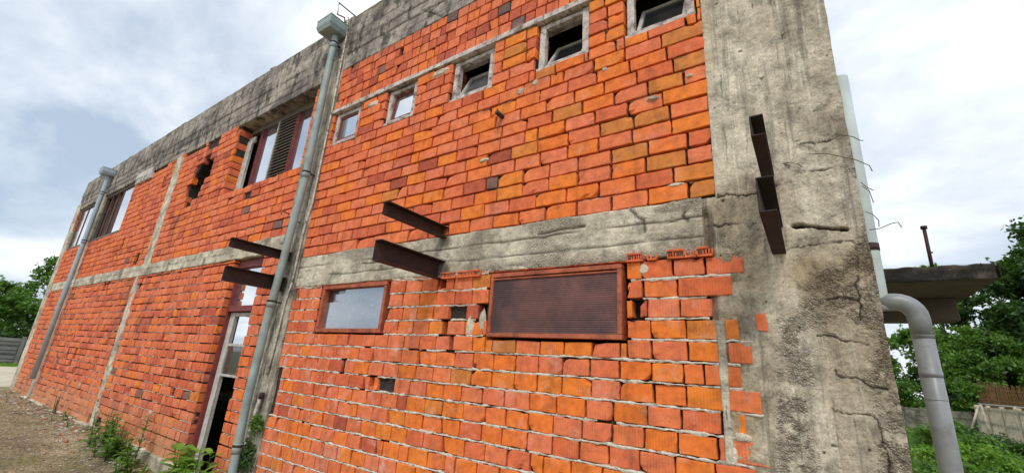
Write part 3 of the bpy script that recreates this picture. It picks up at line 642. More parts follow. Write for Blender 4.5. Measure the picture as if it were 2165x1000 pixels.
# rubble inside the knocked out hole: inner leaf of broken bricks
for i in range(6):
    x = -9.62+0.07*(i % 8)+random.uniform(-0.03, 0.03); z = (4.0, 4.13, 4.26, 4.39, 4.75)[i//3 if i < 9 else (3 if i == 9 else 4)]
    b = MB(); brick(b, x, x+random.uniform(0.09, 0.16), z, z+0.10, 0, random.uniform(0.04, 0.2), 0, 0.15+random.uniform(0, 0.05), 0.1); b.build('broken_brick', [M_brick], bld)

# thin lintel strip over the small windows
b = MB(); x = -5.15
while x < COLX-0.01:
    w = min(random.uniform(0.8, 1.4), COLX-0.005-x); b.box(x, x+w-0.006, -0.022, 0.2, 4.683+random.uniform(-.004, .004), 4.748, jit=0.004); x += w
b.build('lintel', M_frame_grey, bld, bevel=0.004)

# ---------------------------------------------------------------- interior shell, roof, side wall
b = MB()
b.box(-18.6, 0.25, 6.9, 7.1, -0.3, 6.1)                     # back wall
b.box(-18.75, -18.6, 0.3, 5.4, -0.3, 2.8); b.box(-18.75, -18.6, 6.8, 7.1, -0.3, 2.8); b.box(-18.75, -18.6, 5.4, 6.8, -0.3, 1.7); b.box(-18.75, -18.6, 0.3, 7.1, 3.0, 6.1)
b.box(-5.5, -5.35, 0.3, 6.9, -0.3, 2.8)
b.build('interior_wall', M_dark, bld)
b = MB(); b.box(-18.6, 0.25, 0.26, 6.9, 2.8, 3.0); b.box(-18.6, 0.25, 0.26, 6.9, -0.45, -0.15); b.build('floor_slab', M_dark, bld)
b = MB(); b.box(-18.9, 0.30, 0.46, 7.1, 6.08, 6.25); b.build('roof', M_para, bld)
b = MB(); b.box(0.12, 0.325, 0.40, 7.1, -0.4, 6.30); b.build('side_wall', M_col, bld)

# ---------------------------------------------------------------- small windows
def small_window(i, o):
    x0, x1, z0, z1 = o; x0 += 0.012; x1 -= 0.012; z0 += 0.012; z1 -= 0.012; t = 0.062; y0, y1 = 0.030, 0.092
    b = MB()
    b.box(x0, x0+t, y0, y1, z0, z1, jit=0.004); b.box(x1-t, x1, y0, y1, z0, z1, jit=0.004)
    b.box(x0+t+0.001, x1-t-0.001, y0+0.004, y1-0.004, z0, z0+t*0.85, jit=0.003); b.box(x0+t+0.001, x1-t-0.001, y0+0.004, y1-0.004, z1-t*0.7, z1, jit=0.003)
    b.box(x0-0.01, x1+0.01, y0-0.022, y0+0.02, z0-0.018, z0+0.012, jit=0.002)
    fr = b.build('window', M_frame_grey, bld, bevel=0.004)
    # sash, hinged along its bottom edge and leaning inwards where the photograph shows it open
    ang = [0, 4, 24, 30, 26][i]
    b = MB(); sx0, sx1 = x0+t+0.006, x1-t-0.006; sz0, sz1 = 0.0, (z1-t*0.7)-(z0+t*0.85)-0.01; s = 0.024 if i < 2 else 0.03
    b.box(sx0, sx0+s, 0, 0.035, sz0, sz1); b.box(sx1-s, sx1, 0, 0.035, sz0, sz1); b.box(sx0+s+.001, sx1-s-.001, 0.002, 0.033, sz0, sz0+s); b.box(sx0+s+.001, sx1-s-.001, 0.002, 0.033, sz1-s, sz1)
    sh = b.build('sash', M_frame_white if i > 1 else M_red, None); sh.parent = fr
    g = MB(); g.box(sx0+s*0.8, sx1-s*0.8, 0.014, 0.019, sz0+s*0.8, sz1-s*0.8); pn = g.build('pane', M_glass if i < 2 else M_glass_dark, None); pn.parent = sh
    if i == 2: pn.data.materials[0] = M_glass_dusty
    sh.matrix_basis = Matrix.Translation((0, (y0+0.018 if i < 2 else y1-0.035), z0+t*0.85+0.005)) @ Matrix.Rotation(-rad(ang), 4, 'X')
    return fr
for i, o in enumerate(SMALL): small_window(i, o)

# ---------------------------------------------------------------- lower glazed window
x0, x1, z0, z1 = -4.50, -3.42, 1.755, 2.255
b = MB(); t = 0.038
b.box(x0, x1, -0.02, 0.09, z0-0.005, z0+t, jit=0.003); b.box(x0, x1, -0.02, 0.09, z1-t, z1, jit=0.003)
b.box(x0, x0+t, -0.018, 0.088, z0+t+0.001, z1-t-0.001); b.box(x1-t, x1, -0.018, 0.088, z0+t+0.001, z1-t-0.001)
fr = b.build('window', M_rust_frame, bld, bevel=0.004); fr['label'] = 'red framed fixed window with cracked dusty glass'
b = MB(); b.box(x0+t, x0+0.36, 0.030, 0.034, z0+t, z1-t-0.14); b.box(x0+0.17, x0+0.36, 0.030, 0.034, z1-t-0.139, z1-t-0.05); b.box(x0+0.361, x1-t, 0.026, 0.031, z0+t, z1-t); p = b.build('pane', M_glass_dusty, None); p.parent = fr; p.location = (0, 0, 0)
b = MB(); b.box(x0+t, x1-t, 0.05, 0.054, z0+t, z1-t); p = b.build('pane', M_glass_dark, None); p.parent = fr

# ---------------------------------------------------------------- louvred vent
x0, x1, z0, z1 = -2.12, -1.01, 1.735, 2.245
b = MB(); t = 0.034
b.box(x0, x1, -0.032, 0.08, z0, z0+t, jit=0.003); b.box(x0, x1, -0.032, 0.08, z1-t, z1, jit=0.003)
b.box(x0, x0+t*0.8, -0.030, 0.078, z0+t+.001, z1-t-.001); b.box(x1-t, x1, -0.030, 0.078, z0+t+.001, z1-t-.001)
b.box(x0+t*0.8, x1-t, -0.024, -0.012, z1-t-0.022, z1-t-0.008)
fr = b.build('vent_frame', M_rust_frame, bld, bevel=0.004); fr['label'] = 'rust red frame of the wide louvred vent'
b = MB(); n = 27; hz = (z1-z0-2*t-0.02)/n
for i in range(n):
    z = z0+t+0.002+i*hz
    b.add([(x0+t*.8, -0.014, z+random.uniform(-.0008, .0008)), (x1-t, -0.014, z+random.uniform(-.0008, .0008)), (x1-t, -0.0115, z+hz*0.93), (x0+t*.8, -0.0115, z+hz*0.93), (x0+t*.8, -0.008, z), (x1-t, -0.008, z), (x1-t, -0.003, z+hz*0.93), (x0+t*.8, -0.003, z+hz*0.93)],
          [(0, 1, 2, 3), (7, 6, 5, 4), (0, 4, 5, 1), (3, 2, 6, 7)])
b.box(x0+t*.8, x1-t, 0.02, 0.024, z0+t, z1-t)
o = b.build('louvre', M_slat, None); o.parent = fr

# ---------------------------------------------------------------- big upper windows
def framed_window(name, x0, x1, z0, z1, y, bits, soffit=True):
    b = MB(); b.box(x0, x1, y, y+0.07, z1-0.10, z1); b.box(x0, x1, y, y+0.07, z0, z0+0.05); b.box(x0, x0+0.05, y+.002, y+0.068, z0+.051, z1-.101); b.box(x1-0.05, x1, y+.002, y+0.068, z0+.051, z1-.101)
    fr = b.build(name, M_louver_dark, bld)
    for kind, a, c in bits:
        b = MB()
        if kind == 'pane': b.box(a, c, y+0.03, y+0.036, z0+0.04, z1-0.11); o = b.build('pane', M_glass, None)
        elif kind == 'mullion' and y < 0.1: b.box(a, c, y+0.02, y+0.05, z0+0.01, z1-0.105); o = b.build('mullion', M_darkred, None)
        elif kind == 'mullion': b.box(a, c, y-0.012, y+0.066, z0+0.01, z1-0.105); b.box(a+0.25*(c-a), a+0.6*(c-a), y-0.022, y-0.012, z0+0.01, z1-0.105); o = b.build('mullion', M_red, None, bevel=0.004)
        elif kind == 'batten': b.box(a, c, y-0.01, y+0.05, z0+0.01, z1-0.10); o = b.build('batten', M_frame_white, None)
        elif kind == 'board': b.box(a, c, y-0.02, y+0.01, z0+0.0, z1-0.25, jit=0.01); b.box(a+0.05, c+0.12, y-0.03, y-0.01, z1-0.3, z1-0.2, jit=0.03); o = b.build('board', M_frame_white, None)
        elif kind == 'gap': b.box(a, c, y+0.10, y+0.11, z0, z1); o = b.build('gap_shade_sheet', M_black, None)  # black sheet painted as the shade in the open gap
        elif kind == 'louver':
            n = 20; h = (z1-z0-0.14)/n
            for i in range(n):
                z = z0+0.03+i*h; b.add([(a, y-0.012, z), (c, y-0.012, z), (c, y+0.045, z+h*0.75), (a, y+0.045, z+h*0.75), (a, y-0.012, z+0.012), (c, y-0.012, z+0.012), (c, y+0.045, z+h*0.75+0.012), (a, y+0.045, z+h*0.75+0.012)],
                                       [(0, 1, 2, 3), (7, 6, 5, 4), (0, 4, 5, 1), (1, 5, 6, 2), (0, 3, 7, 4)])
            b.box(a, c, y+0.06, y+0.07, z0+.05, z1-.1); o = b.build('louver', M_louver_dark, None)
        elif kind == 'curtain':
            X = np.linspace(a, c, 60); Zz = np.linspace(z0+0.05, z1-0.1, 8); XX, ZZ = np.meshgrid(X, Zz, indexing='ij')
            P = np.stack([XX, y+0.10+0.03*np.sin(XX*38+np.sin(ZZ*2)), ZZ], -1); o = grid_obj('curtain', P, M_cur)
        elif kind == 'stub': b.box(a, c, y-0.10, y+0.05, z0+.02, z1-0.02, jit=0.02); o = b.build('post', M_band, None)
        o.parent = fr
    return fr
M_cur = simple('brown_curtain', (0.11, 0.075, 0.065), 0.9, 0.35, 6, stretch=(4, 4, 0.5))
f = framed_window('window', -8.22, -5.62, 4.07, 5.385, 0.20, [('board', -8.14, -7.93), ('gap', -8.1, -7.66), ('mullion', -7.67, -7.62), ('pane', -7.62, -7.12), ('batten', -7.125, -7.095), ('louver', -7.09, -6.53), ('mullion', -6.52, -6.46), ('pane', -6.46, -5.68)])
f['label'] = 'broad upper window with red mullions, mirror glass and a dark louver panel'
f = framed_window('window', -16.06, -13.56, 4.07, 5.43, 0.04, [('curtain', -16.0, -15.55), ('mullion', -15.54, -15.50), ('curtain', -15.49, -15.0), ('mullion', -15.0, -14.96), ('curtain', -14.96, -14.62), ('mullion', -14.62, -14.56), ('pane', -14.56, -13.80), ('mullion', -13.79, -13.75)])
f['label'] = 'upper window with brown curtain and one pale pane'
f = framed_window('window', -18.60, -16.46, 4.07, 5.43, 0.04, [('pane', -18.5, -17.9), ('mullion', -17.9, -17.8), ('pane', -17.8, -17.3), ('mullion', -17.3, -17.2), ('pane', -17.2, -16.6)])
f['label'] = 'upper window at the far end beside the end column'
# ribbed pale slab lodged under the parapet
b = MB()
for i in range(9): b.box(-13.35+i*0.12, -13.27+i*0.12, -0.05, 0.0, 5.20+0.02*(i % 2), 5.34, jit=0.008)
b.box(-13.4, -12.3, -0.045, -0.008, 5.33, 5.50, jit=0.02)
b.build('broken_block', M_frame_white, bld)

# ---------------------------------------------------------------- door
b = MB(); y = 0.07
b.box(-6.99, -6.90, y, y+0.10, -0.25, 2.77); b.box(-6.12, -6.02, y, y+0.10, -0.25, 2.77); b.box(-6.899, -6.121, y, y+0.1, 2.66, 2.77); b.box(-6.899, -6.121, y-0.01, y+0.09, 2.02, 2.10)
dr = b.build('door_frame', M_red, bld, bevel=0.004); dr['label'] = 'dark red door frame with glazed transom'
b = MB(); b.box(-6.90, -6.12, y+0.05, y+0.056, 2.10, 2.66); p = b.build('pane', M_glass, None); p.parent = dr
b = MB(); yy = y+0.05
b.box(-6.895, -6.765, yy, yy+0.05, -0.2, 2.01, jit=0.003); b.box(-6.764, -6.13, yy+.004, yy+0.046, 1.55, 1.585); b.box(-6.764, -6.13, yy+.004, yy+0.046, 1.15, 1.18); b.box(-6.764, -6.13, yy+.004, yy+0.046, 1.96, 2.01); b.box(-6.23, -6.13, yy+.002, yy+0.048, -0.2, 1.549)
dl = b.build('door_leaf', M_frame_white, None, bevel=0.003); dl.parent = dr
b = MB(); b.box(-6.765, -6.23, yy+0.02, yy+0.025, 1.18, 1.55); p = b.build('pane', M_glass_dark, None); p.parent = dl

# ---------------------------------------------------------------- steel channel beams
def channel(x, z0, z1, L, w=0.072, t=0.008, tw=0.007, tilt=0.0, parent=None):
    b = MB(); L2 = 0.12
    for k in range(1):
        b.box(x, x+tw, -L, L2, z0, z1)
        b.box(x+tw, x+w, -L, L2, z0, z0+t); b.box(x+tw, x+w, -L, L2, z1-t, z1)
    o = b.build('steel_beam', M_steel, bld, bevel=0.0025)
    return o
for bx, w1, w2 in ((-5.42, 0.066, 0.075), (-2.755, 0.066, 0.078), (-0.122, 0.058, 0.070)):
    o1 = channel(bx, 2.625, 2.735, 0.72, w=w1); o2 = channel(bx, 2.235, 2.405, 0.70 if bx < -5 else 0.74, w=w2)
    if bx > -1: o1.data.materials[0] = M_steel_black; o2.data.materials[0] = M_steel_black

# ---------------------------------------------------------------- rebar and wires
def wire(pts, r=0.0022, name='rebar_wire'):
    b = MB(); b.tube(pts, r, 6); return b.build(name, M_wire, bld)
wire([(0.27, -0.008, 2.905), (0.33, -0.012, 2.875), (0.36, 0.01, 2.855), (0.375, 0.02, 2.855)])
wire([(0.12, -0.004, 2.82), (0.20, -0.014, 2.80), (0.32, -0.012, 2.735), (0.345, -0.01, 2.715), (0.378, 0.0, 2.69), (0.385, 0.0, 2.655)])
wire([(-0.02, -0.004, 2.79), (0.03, -0.02, 2.78), (0.06, -0.01, 2.765), (0.08, -0.004, 2.745)])
wire([(0.33, 0.0, 2.60), (0.347, -0.01, 2.565), (0.375, 0.0, 2.545)])
wire([(0.33, 0.0, 2.58), (0.355, -0.01, 2.545), (0.362, 0.0, 2.50), (0.365, 0.0, 2.475)])
wire([(0.325, 0.0, 2.43), (0.35, -0.01, 2.41), (0.372, 0.0, 2.375), (0.368, 0.0, 2.34)])
wire([(0.33, 0.02, 2.335), (0.37, 0.01, 2.333), (0.415, 0.0, 2.35), (0.445, 0.0, 2.355), (0.455, 0.0, 2.325)])
wire([(-0.12, 0.0, 2.80), (-0.09, -0.02, 2.805), (-0.08, 0, 2.80)])
b = MB(); b.bar((0.06, 0.03, 2.388), (0.21, 0.03, 2.352), 0.007, 0.009); b.build('rebar_wire', M_wire, bld)
b = MB(); b.tube([(-5.30, -0.03, 6.33), (-5.31, -0.05, 6.42), (-5.44, -0.10, 6.50), (-5.47, -0.10, 6.74), (-5.12, 0.06, 6.40)], 0.011, 8); b.build('roof_hook', M_wire, bld)
b = MB(); b.tube([(-2.16, 0.05, 3.76), (-2.17, -0.09, 3.765)], 0.022, 10); b.tube([(-2.19, 0.0, 3.80), (-2.205, -0.05, 3.84)], 0.005, 6); b.build('pipe_stub', M_steel, bld)
for x, z in ((-5.30, 3.12), (-5.65, 3.30)): wire([(x, 0.02, z), (x-0.05, -0.09, z+0.03), (x-0.02, -0.11, z-0.03)], 0.008)
# mortar daubs on the wall
def daub(x, z, w, h, seed, y=-0.004):
    b = MB(); n = 14; V = [(x, y-0.012, z)]
    for ring_, k in ((0.55, -0.010), (1.0, 0.012)):
        for i in range(n):
            a = 2*PI*i/n; rr = ring_*(0.75+0.45*float(vn(np.array([i*0.7+seed]), np.array([seed*3.1]), 5)[0])); V.append((x+w*rr*math.cos(a), y+k+random.uniform(-.002, .002), z+h*rr*math.sin(a)))
    F = [(0, 1+(i+1) % n, 1+i) for i in range(n)]+[(1+i, 1+(i+1) % n, 1+n+(i+1) % n, 1+n+i) for i in range(n)]
    b.add(V, F, 0); b.build('mortar_daub', M_band, bld)
for i, (x, z, w, h) in enumerate([(-1.98, 3.98, 0.045, 0.05), (-1.82, 4.02, 0.04, 0.04), (-4.25, 4.58, 0.14, 0.05), (-3.1, 4.62, 0.16, 0.05), (-2.32, 1.82, 0.05, 0.13), (-2.2, 1.86, 0.04, 0.10), (-0.86, 2.20, 0.05, 0.05), (-1.9, 2.28, 0.16, 0.025), (-1.15, 3.9, 0.03, 0.03), (-0.77, 3.5, 0.05, 0.02), (-0.5, 3.6, 0.04, 0.02),
                                  (-2.35, 3.35, 0.06, 0.03), (-0.63, 2.77, 0.07, 0.018), (-0.41, 1.14, 0.035, 0.07), (-0.36, 1.24, 0.05, 0.03), (-8.4, 0.5, 0.07, 0.05), (-12.4, 0.6, 0.1, 0.06)]): daub(x, z, w, h, i)

# ---------------------------------------------------------------- canopy on the far side wall
def canopy():
    b = MB(); X0, X1 = 0.336, 1.565
    res = 0.03; ux = np.arange(X0, X1+0.001, res)
    prof = [(2.645, 3.06)]+[(z, 3.0) for z in np.arange(2.625, 2.775, 0.0125)]+[(2.775, y) for y in np.arange(3.0, 6.0, 0.15)]
    P = np.zeros((len(ux), len(prof), 3))
    for j, (z, y) in enumerate(prof):
        P[:, j, 0] = ux; P[:, j, 1] = y+0.012*fbm(ux*9, ux*0+z*40, 5, 4)*(y < 3.1); P[:, j, 2] = z+(0.012*fbm(ux*12, ux*0+y*9, 8, 4) if z > 2.7 else 0.004*fbm(ux*12, ux*0, 9))
    o = grid_obj('canopy', P, M_slab, bld, rough=P[..., 0]*0, hole=P[..., 0]*0, top=P[..., 0]*0)
    b.add([(X0, 3.02, 2.64), (X1, 3.02, 2.64), (X1-0.02, 6.0, 2.64), (X0, 6.0, 2.64), (X1, 3.0, 2.765), (X1-0.02, 6, 2.765)], [(0, 3, 2, 1), (1, 2, 5, 4)])
    u = b.build('canopy_underside', M_slabu, None); u.parent = o
    g = MB(); g.box(X0, 1.455, 4.10, 4.40, 2.375, 2.638, jit=0.004); g = g.build('canopy_beam', M_slabu, None, bevel=0.012); g.parent = o
    r = MB(); r.tube([(1.115, 3.05, 2.74), (1.12, 3.05, 3.19)], 0.016, 8); r.tube([(1.12, 3.05, 3.185), (1.12, 3.05, 3.215)], 0.028, 8); r.bar((1.12, 3.05, 2.93), (1.145, 3.05, 2.93), 0.014)
    r = r.build('steel_post', M_steel, None); r.parent = o
canopy()

# ================================================================ PIPES
def downpipe(loc, label, pts, r, hopper, cuffs, mat_, group=None, cutbrackets=True):
    root = empty('downpipe', loc, label, 'downpipe', group)
    b = MB(); b.tube(pts, r, 24); fix = b.build('pipe', mat_, root)
    for p, q in cuffs:
        b = MB(); b.tube([p, q], r+0.006, 24); b.build('joint_collar', mat_, root)
        c = (Vector(p)+Vector(q))/2
        b = MB(); b.bar((c.x, c.y+r*0.8, c.z+0.03), (c.x, 0.02, c.z+0.03), 0.03, 0.012); b.tube([(c.x, c.y, c.z+0.02), (c.x, c.y, c.z+0.045)], r+0.009, 20); b.box(c.x-r-0.035, c.x-r-0.003, c.y-0.012, c.y+0.012, c.z+0.022, c.z+0.043); b.build('bracket', M_steel, root)
    if hopper:
        x0, x1, y0, y1, z0, z1 = hopper; b = MB(); i = 0.03
        b.add([(x0+i, y0+i, z0), (x1-i, y0+i, z0), (x1-i, y1, z0), (x0+i, y1, z0), (x0, y0, z0+0.07), (x1, y0, z0+0.07), (x1, y1, z0+0.07), (x0, y1, z0+0.07), (x0, y0, z1), (x1, y0, z1), (x1, y1, z1), (x0, y1, z1)],
              [(0, 3, 2, 1), (0, 1, 5, 4), (1, 2, 6, 5), (2, 3, 7, 6), (3, 0, 4, 7), (4, 5, 9, 8), (5, 6, 10, 9), (6, 7, 11, 10), (7, 4, 8, 11), (8, 9, 10, 11)])
        b.box(x0-0.006, x1+0.006, y0-0.006, y1, z1, z1+0.012); b.build('rain_hopper', mat_, root, bevel=0.006)
    return root
yp = -0.13
downpipe((-5.33, yp, 0.25), 'grey round downpipe with rain box beside the dark red framed door', [(-5.30, yp, 6.06), (-5.285, yp, 5.9), (-5.22, yp, 3.72), (-5.27, yp, 3.0), (-5.30, yp, 2.5), (-5.345, yp, 2.0), (-5.375, yp, 0.94), (-5.33, yp, 0.25), (-5.31, yp, 0.0)], 0.045,
         (-5.52, -5.17, -0.32, -0.03, 6.02, 6.20), [((-5.222, yp, 3.70), (-5.224, yp, 3.80)), ((-5.345, yp, 2.02), (-5.34, yp, 2.10)), ((-5.345, yp, 0.42), (-5.35, yp, 0.52)), ((-5.287, yp, 5.78), (-5.283, yp, 5.9))], M_zinc, 'rain downpipes on the brick front')
downpipe((-15.83, yp, 0.5), 'thin looking grey downpipe with rain box at the far end of the building', [(-15.88, yp, 5.98), (-15.85, yp, 5.75), (-15.83, yp, 3.0), (-15.82, yp, 0.50)], 0.052,
         (-16.05, -15.70, -0.32, -0.03, 5.93, 6.10), [((-15.85, yp, 5.35), (-15.85, yp, 5.45)), ((-15.83, yp, 3.95), (-15.83, yp, 4.05))], M_zinc2, 'rain downpipes on the brick front')
# side pipe: straight run, elbow, lower run
yq = 0.9; root = empty('drain_pipe', (0.59, yq, -0.15), 'fat grey plastic drain pipe with an elbow beside the bare concrete corner', 'drain pipe')
b = MB(); b.tube([(0.425, yq, 3.84), (0.418, yq, 2.95), (0.412, yq, 2.10), (0.412, yq, 2.04)], 0.052, 24); b.build('upper_pipe', M_pale_pipe, root)
cx, cz = 0.47, 1.955; pts = [(0.405, yq, 2.09)]+[(cx+0.02+0.10*math.sin(rad(a)), yq, cz+0.03+0.105*math.cos(rad(a))) for a in range(0, 91, 15)]+[(0.592, yq, 1.88)]
b = MB(); b.tube(pts, 0.056, 24); b.build('elbow', M_pvc, root)
b = MB(); b.tube([(0.592, yq, 1.90), (0.592, yq, 1.2), (0.592, yq, -0.2)], 0.053, 28); b.build('lower_pipe', M_pvc, root)
for za_, zb_, r_ in ((1.86, 1.90, 0.0555), (1.63, 1.665, 0.0555), (1.50, 1.505, 0.0545)):
    b = MB(); b.tube([(0.592, yq, za_), (0.592, yq, zb_)], r_, 28); b.build('joint_collar', M_pvc, root)
b = MB(); b.tube([(0.412, yq, 2.44), (0.412, yq, 2.49)], 0.058, 24); b.bar((0.30, yq, 2.465), (0.38, yq, 2.465), 0.03, 0.012); b.build('bracket', M_steel, root)
# cable along the bay column
root = empty('cable_conduit', (-5.17, -0.03, 0.9), 'thin pale cable running down the concrete column beside the big downpipe', 'cable')
b = MB(); b.tube([(-5.24, -0.03, 6.40), (-5.20, -0.035, 6.18), (-5.165, -0.035, 6.05), (-5.12, -0.03, 4.69), (-5.10, -0.03, 3.36), (-5.15, -0.035, 3.05), (-5.165, -0.03, 2.32), (-5.22, -0.03, 2.08), (-5.24, -0.03, 1.53), (-5.27, -0.03, 1.25)], 0.011, 10); b.build('cable_run', M_cable, root)
root = empty('old_tube', (-5.38, -0.05, -0.1), 'pale peeling tube standing at the foot of the concrete column by the leafy weed', 'pipe')
b = MB(); b.tube([(-5.24, -0.055, 1.02), (-5.27, -0.055, 0.90), (-5.36, -0.055, 0.22), (-5.40, -0.055, -0.12)], 0.022, 14); b.build('pipe', M_cable, root)
b = MB(); b.tube([(-5.238, -0.055, 1.0), (-5.228, -0.055, 1.06)], 0.027, 14); b.build('end_cap', M_steel, root)

# ================================================================ GROUND
def gz(x, y):
    x = np.asarray(x, float); y = np.asarray(y, float)
    z = -0.16*sst(-10.0, -6.6, x)+0.035*fbm(x*0.6, y*0.9, 900, 4)+0.018*fbm(x*4, y*4, 905, 3)+0.05*sst(-0.5, -0.05, y)*(0.5+fbm(x*2, y*2, 911, 3))*sst(-22, -18, x)
    z = z*sst(-60, -30, x)+0.0
    z = z+0.10*sst(9, 20, y)*sst(0.3, 2, x)
    return z
def ground_material():
    m, n, l, b = mat('yard_ground'); v = objvec(n, l)
    a = noise(n, l, 1.2, 8, 0.7, v)
    dirt = ramp(n, l, a, [(0.32, (0.13, 0.095, 0.055)), (0.5, (0.30, 0.235, 0.14)), (0.66, (0.46, 0.38, 0.24))])
    f = noise(n, l, 28, 6, 0.75, v); dirt = mixc(n, l, 1.0, dirt, ramp(n, l, f, [(0.40, 0.38), (0.58, 1.3)]), 'MULTIPLY')
    g = noise(n, l, 0.5, 6, 0.7, v)
    c = mixc(n, l, ramp(n, l, g, [(0.48, 0.0), (0.62, 0.6)]), dirt, (0.17, 0.19, 0.06))
    c = mixc(n, l, attr(n, 'green'), c, mixc(n, l, ramp(n, l, noise(n, l, 0.55, 5, 0.6, v), [(0.5, 0.0), (0.6, 1.0)]), mixc(n, l, a, (0.035, 0.075, 0.015), (0.10, 0.17, 0.035)), (0.22, 0.12, 0.055)))
    l.new(c, b.inputs['Base Color']); b.inputs['Roughness'].default_value = 0.95
    l.new(bump(n, l, f, 0.8, 0.02), b.inputs['Normal']); return m
M_ground = ground_material()
ax = np.concatenate([-np.geomspace(600, 22, 30), np.linspace(-21, 8, 190), np.geomspace(8.3, 600, 45)])
ay = np.concatenate([-np.geomspace(600, 6.2, 30), np.linspace(-6, 3, 80), np.linspace(3.2, 24, 60), np.geomspace(24.5, 600, 35)])
GX, GY = np.meshgrid(ax, ay, indexing='ij')
green = np.clip(sst(0.0, 1.5, GX)*sst(3, 6, GY)+sst(-31.2, -31.6, GX), 0, 1)
tag(grid_obj('ground', np.stack([GX, GY, gz(GX, GY)], -1), M_ground, None, green=green), kind='structure')
M_pad = simple('pale_concrete_pad', (0.52, 0.46, 0.34), 0.9, 0.2, 1.5)
b = MB(); b.box(-31, -25.1, -2.5, 6, -0.1, 0.06); b.box(-25.05, -19.4, -2.5, 6, -0.1, 0.055); tag(b.build('pavement', M_pad, None, bevel=0.01), kind='structure')
# gravel / rubble crumbs on the yard
def crumbs(name, n, xr, yr, s0, s1, mats, zfun, nm=3):
    V = []; F = []; MI = []
    base = np.array([(1, 0, 0), (-1, 0, 0), (0, 1, 0), (0, -1, 0), (0, 0, 1), (0, 0, -1)], float); ff = [(0, 2, 4), (2, 1, 4), (1, 3, 4), (3, 0, 4), (2, 0, 5), (1, 2, 5), (3, 1, 5), (0, 3, 5)]
    for i in range(n):
        x = RNG.uniform(*xr); y = yr[0]+(yr[1]-yr[0])*RNG.random()**0.8; s = s0*(s1/s0)**(RNG.random()**2.2)
        p = base*RNG.uniform(0.5, 1.2, (6, 1))*s*np.array([1, 1, 0.55]); a = RNG.uniform(0, 6.28); c_, s_ = math.cos(a), math.sin(a); p = p@np.array([[c_, s_, 0], [-s_, c_, 0], [0, 0, 1]])
        o = len(V); V += [tuple(q+np.array([x, y, float(zfun(x, y))+s*0.25])) for q in p]; F += [tuple(k+o for k in f_) for f_ in ff]; MI += [int(RNG.integers(nm))]*8
    me = bpy.data.meshes.new(name); me.from_pydata(V, [], F); me.polygons.foreach_set('material_index', MI); me.update()
    return link(name, me, mats)
M_st1 = simple('stone_grey', (0.33, 0.29, 0.23), 0.9, 0.3, 20); M_st2 = simple('stone_tan', (0.26, 0.20, 0.14), 0.9, 0.3, 20); M_st3 = simple('brick_crumb', (0.42, 0.12, 0.05), 0.9, 0.3, 20); M_st4 = simple('stone_pale', (0.5, 0.47, 0.4), 0.9, 0.2, 20)
tag(crumbs('gravel', 9000, (-17, -6.0), (-3.2, -0.08), 0.006, 0.030, [M_st1, M_st2, M_st2, M_st4], gz, 4), 'loose gravel and grit scattered on the brown yard by the wall', 'gravel', kind='stuff')
tag(crumbs('brick_rubble', 150, (-11.5, -7.2), (-0.75, -0.10), 0.012, 0.06, [M_st3, M_st1, M_st4, M_st1], gz, 4), 'broken brick crumbs strewn along the foot of the wall', 'rubble', kind='stuff')

tag(crumbs('wall_foot_debris', 1100, (-17, -7.0), (-0.45, -0.07), 0.010, 0.045, [M_st1, M_st2, M_st3, M_st4], gz, 4), 'mortar bits and pebbles banked along the foot of the brick wall', 'debris', kind='stuff')
# ================================================================ FOLIAGE
def leafmesh(name, P, S, mats, parent=None, up=0.3, tone=None, aspect=0.55):
    n = len(P); d = RNG.normal(size=(n, 3)); d /= np.linalg.norm(d, axis=1)[:, None]
    nrm = RNG.normal(size=(n, 3)); nrm[:, 2] = np.abs(nrm[:, 2])+up; nrm /= np.linalg.norm(nrm, axis=1)[:, None]
    a = np.cross(d, nrm); a /= np.linalg.norm(a, axis=1)[:, None]; d = np.cross(nrm, a)
    S = S[:, None]; V = np.stack([P-d*S, P+a*S*aspect-nrm*S*0.15, P+d*S, P-a*S*aspect-nrm*S*0.15], 1).reshape(-1, 3)
    me = bpy.data.meshes.new(name); me.vertices.add(4*n); me.vertices.foreach_set('co', V.reshape(-1).astype(np.float32)); me.loops.add(4*n); me.loops.foreach_set('vertex_index', np.arange(4*n, dtype=np.int32))
    me.polygons.add(n); me.polygons.foreach_set('loop_start', np.arange(0, 4*n, 4, dtype=np.int32)); me.update(calc_edges=True)
    t = RNG.random(n) if tone is None else tone; at = me.attributes.new('tone', 'FLOAT', 'POINT'); at.data.foreach_set('value', np.repeat(t, 4).astype(np.float32))
    o = link(name, me, mats)
    if parent is not None: o.parent = parent
    return o
L_dark = leaf_material('dark_leaf', (0.018, 0.050, 0.010), (0.08, 0.17, 0.03), 0.35)
L_mid = leaf_material('mid_leaf', (0.04, 0.11, 0.014), (0.18, 0.33, 0.05), 0.4)
L_bright = leaf_material('bright_leaf', (0.07, 0.19, 0.016), (0.30, 0.48, 0.07), 0.45)
L_dry = leaf_material('dry_grass', (0.20, 0.20, 0.06), (0.42, 0.36, 0.16), 0.3)
M_bark = simple('bark', (0.10, 0.08, 0.06), 0.95, 0.4, 12)
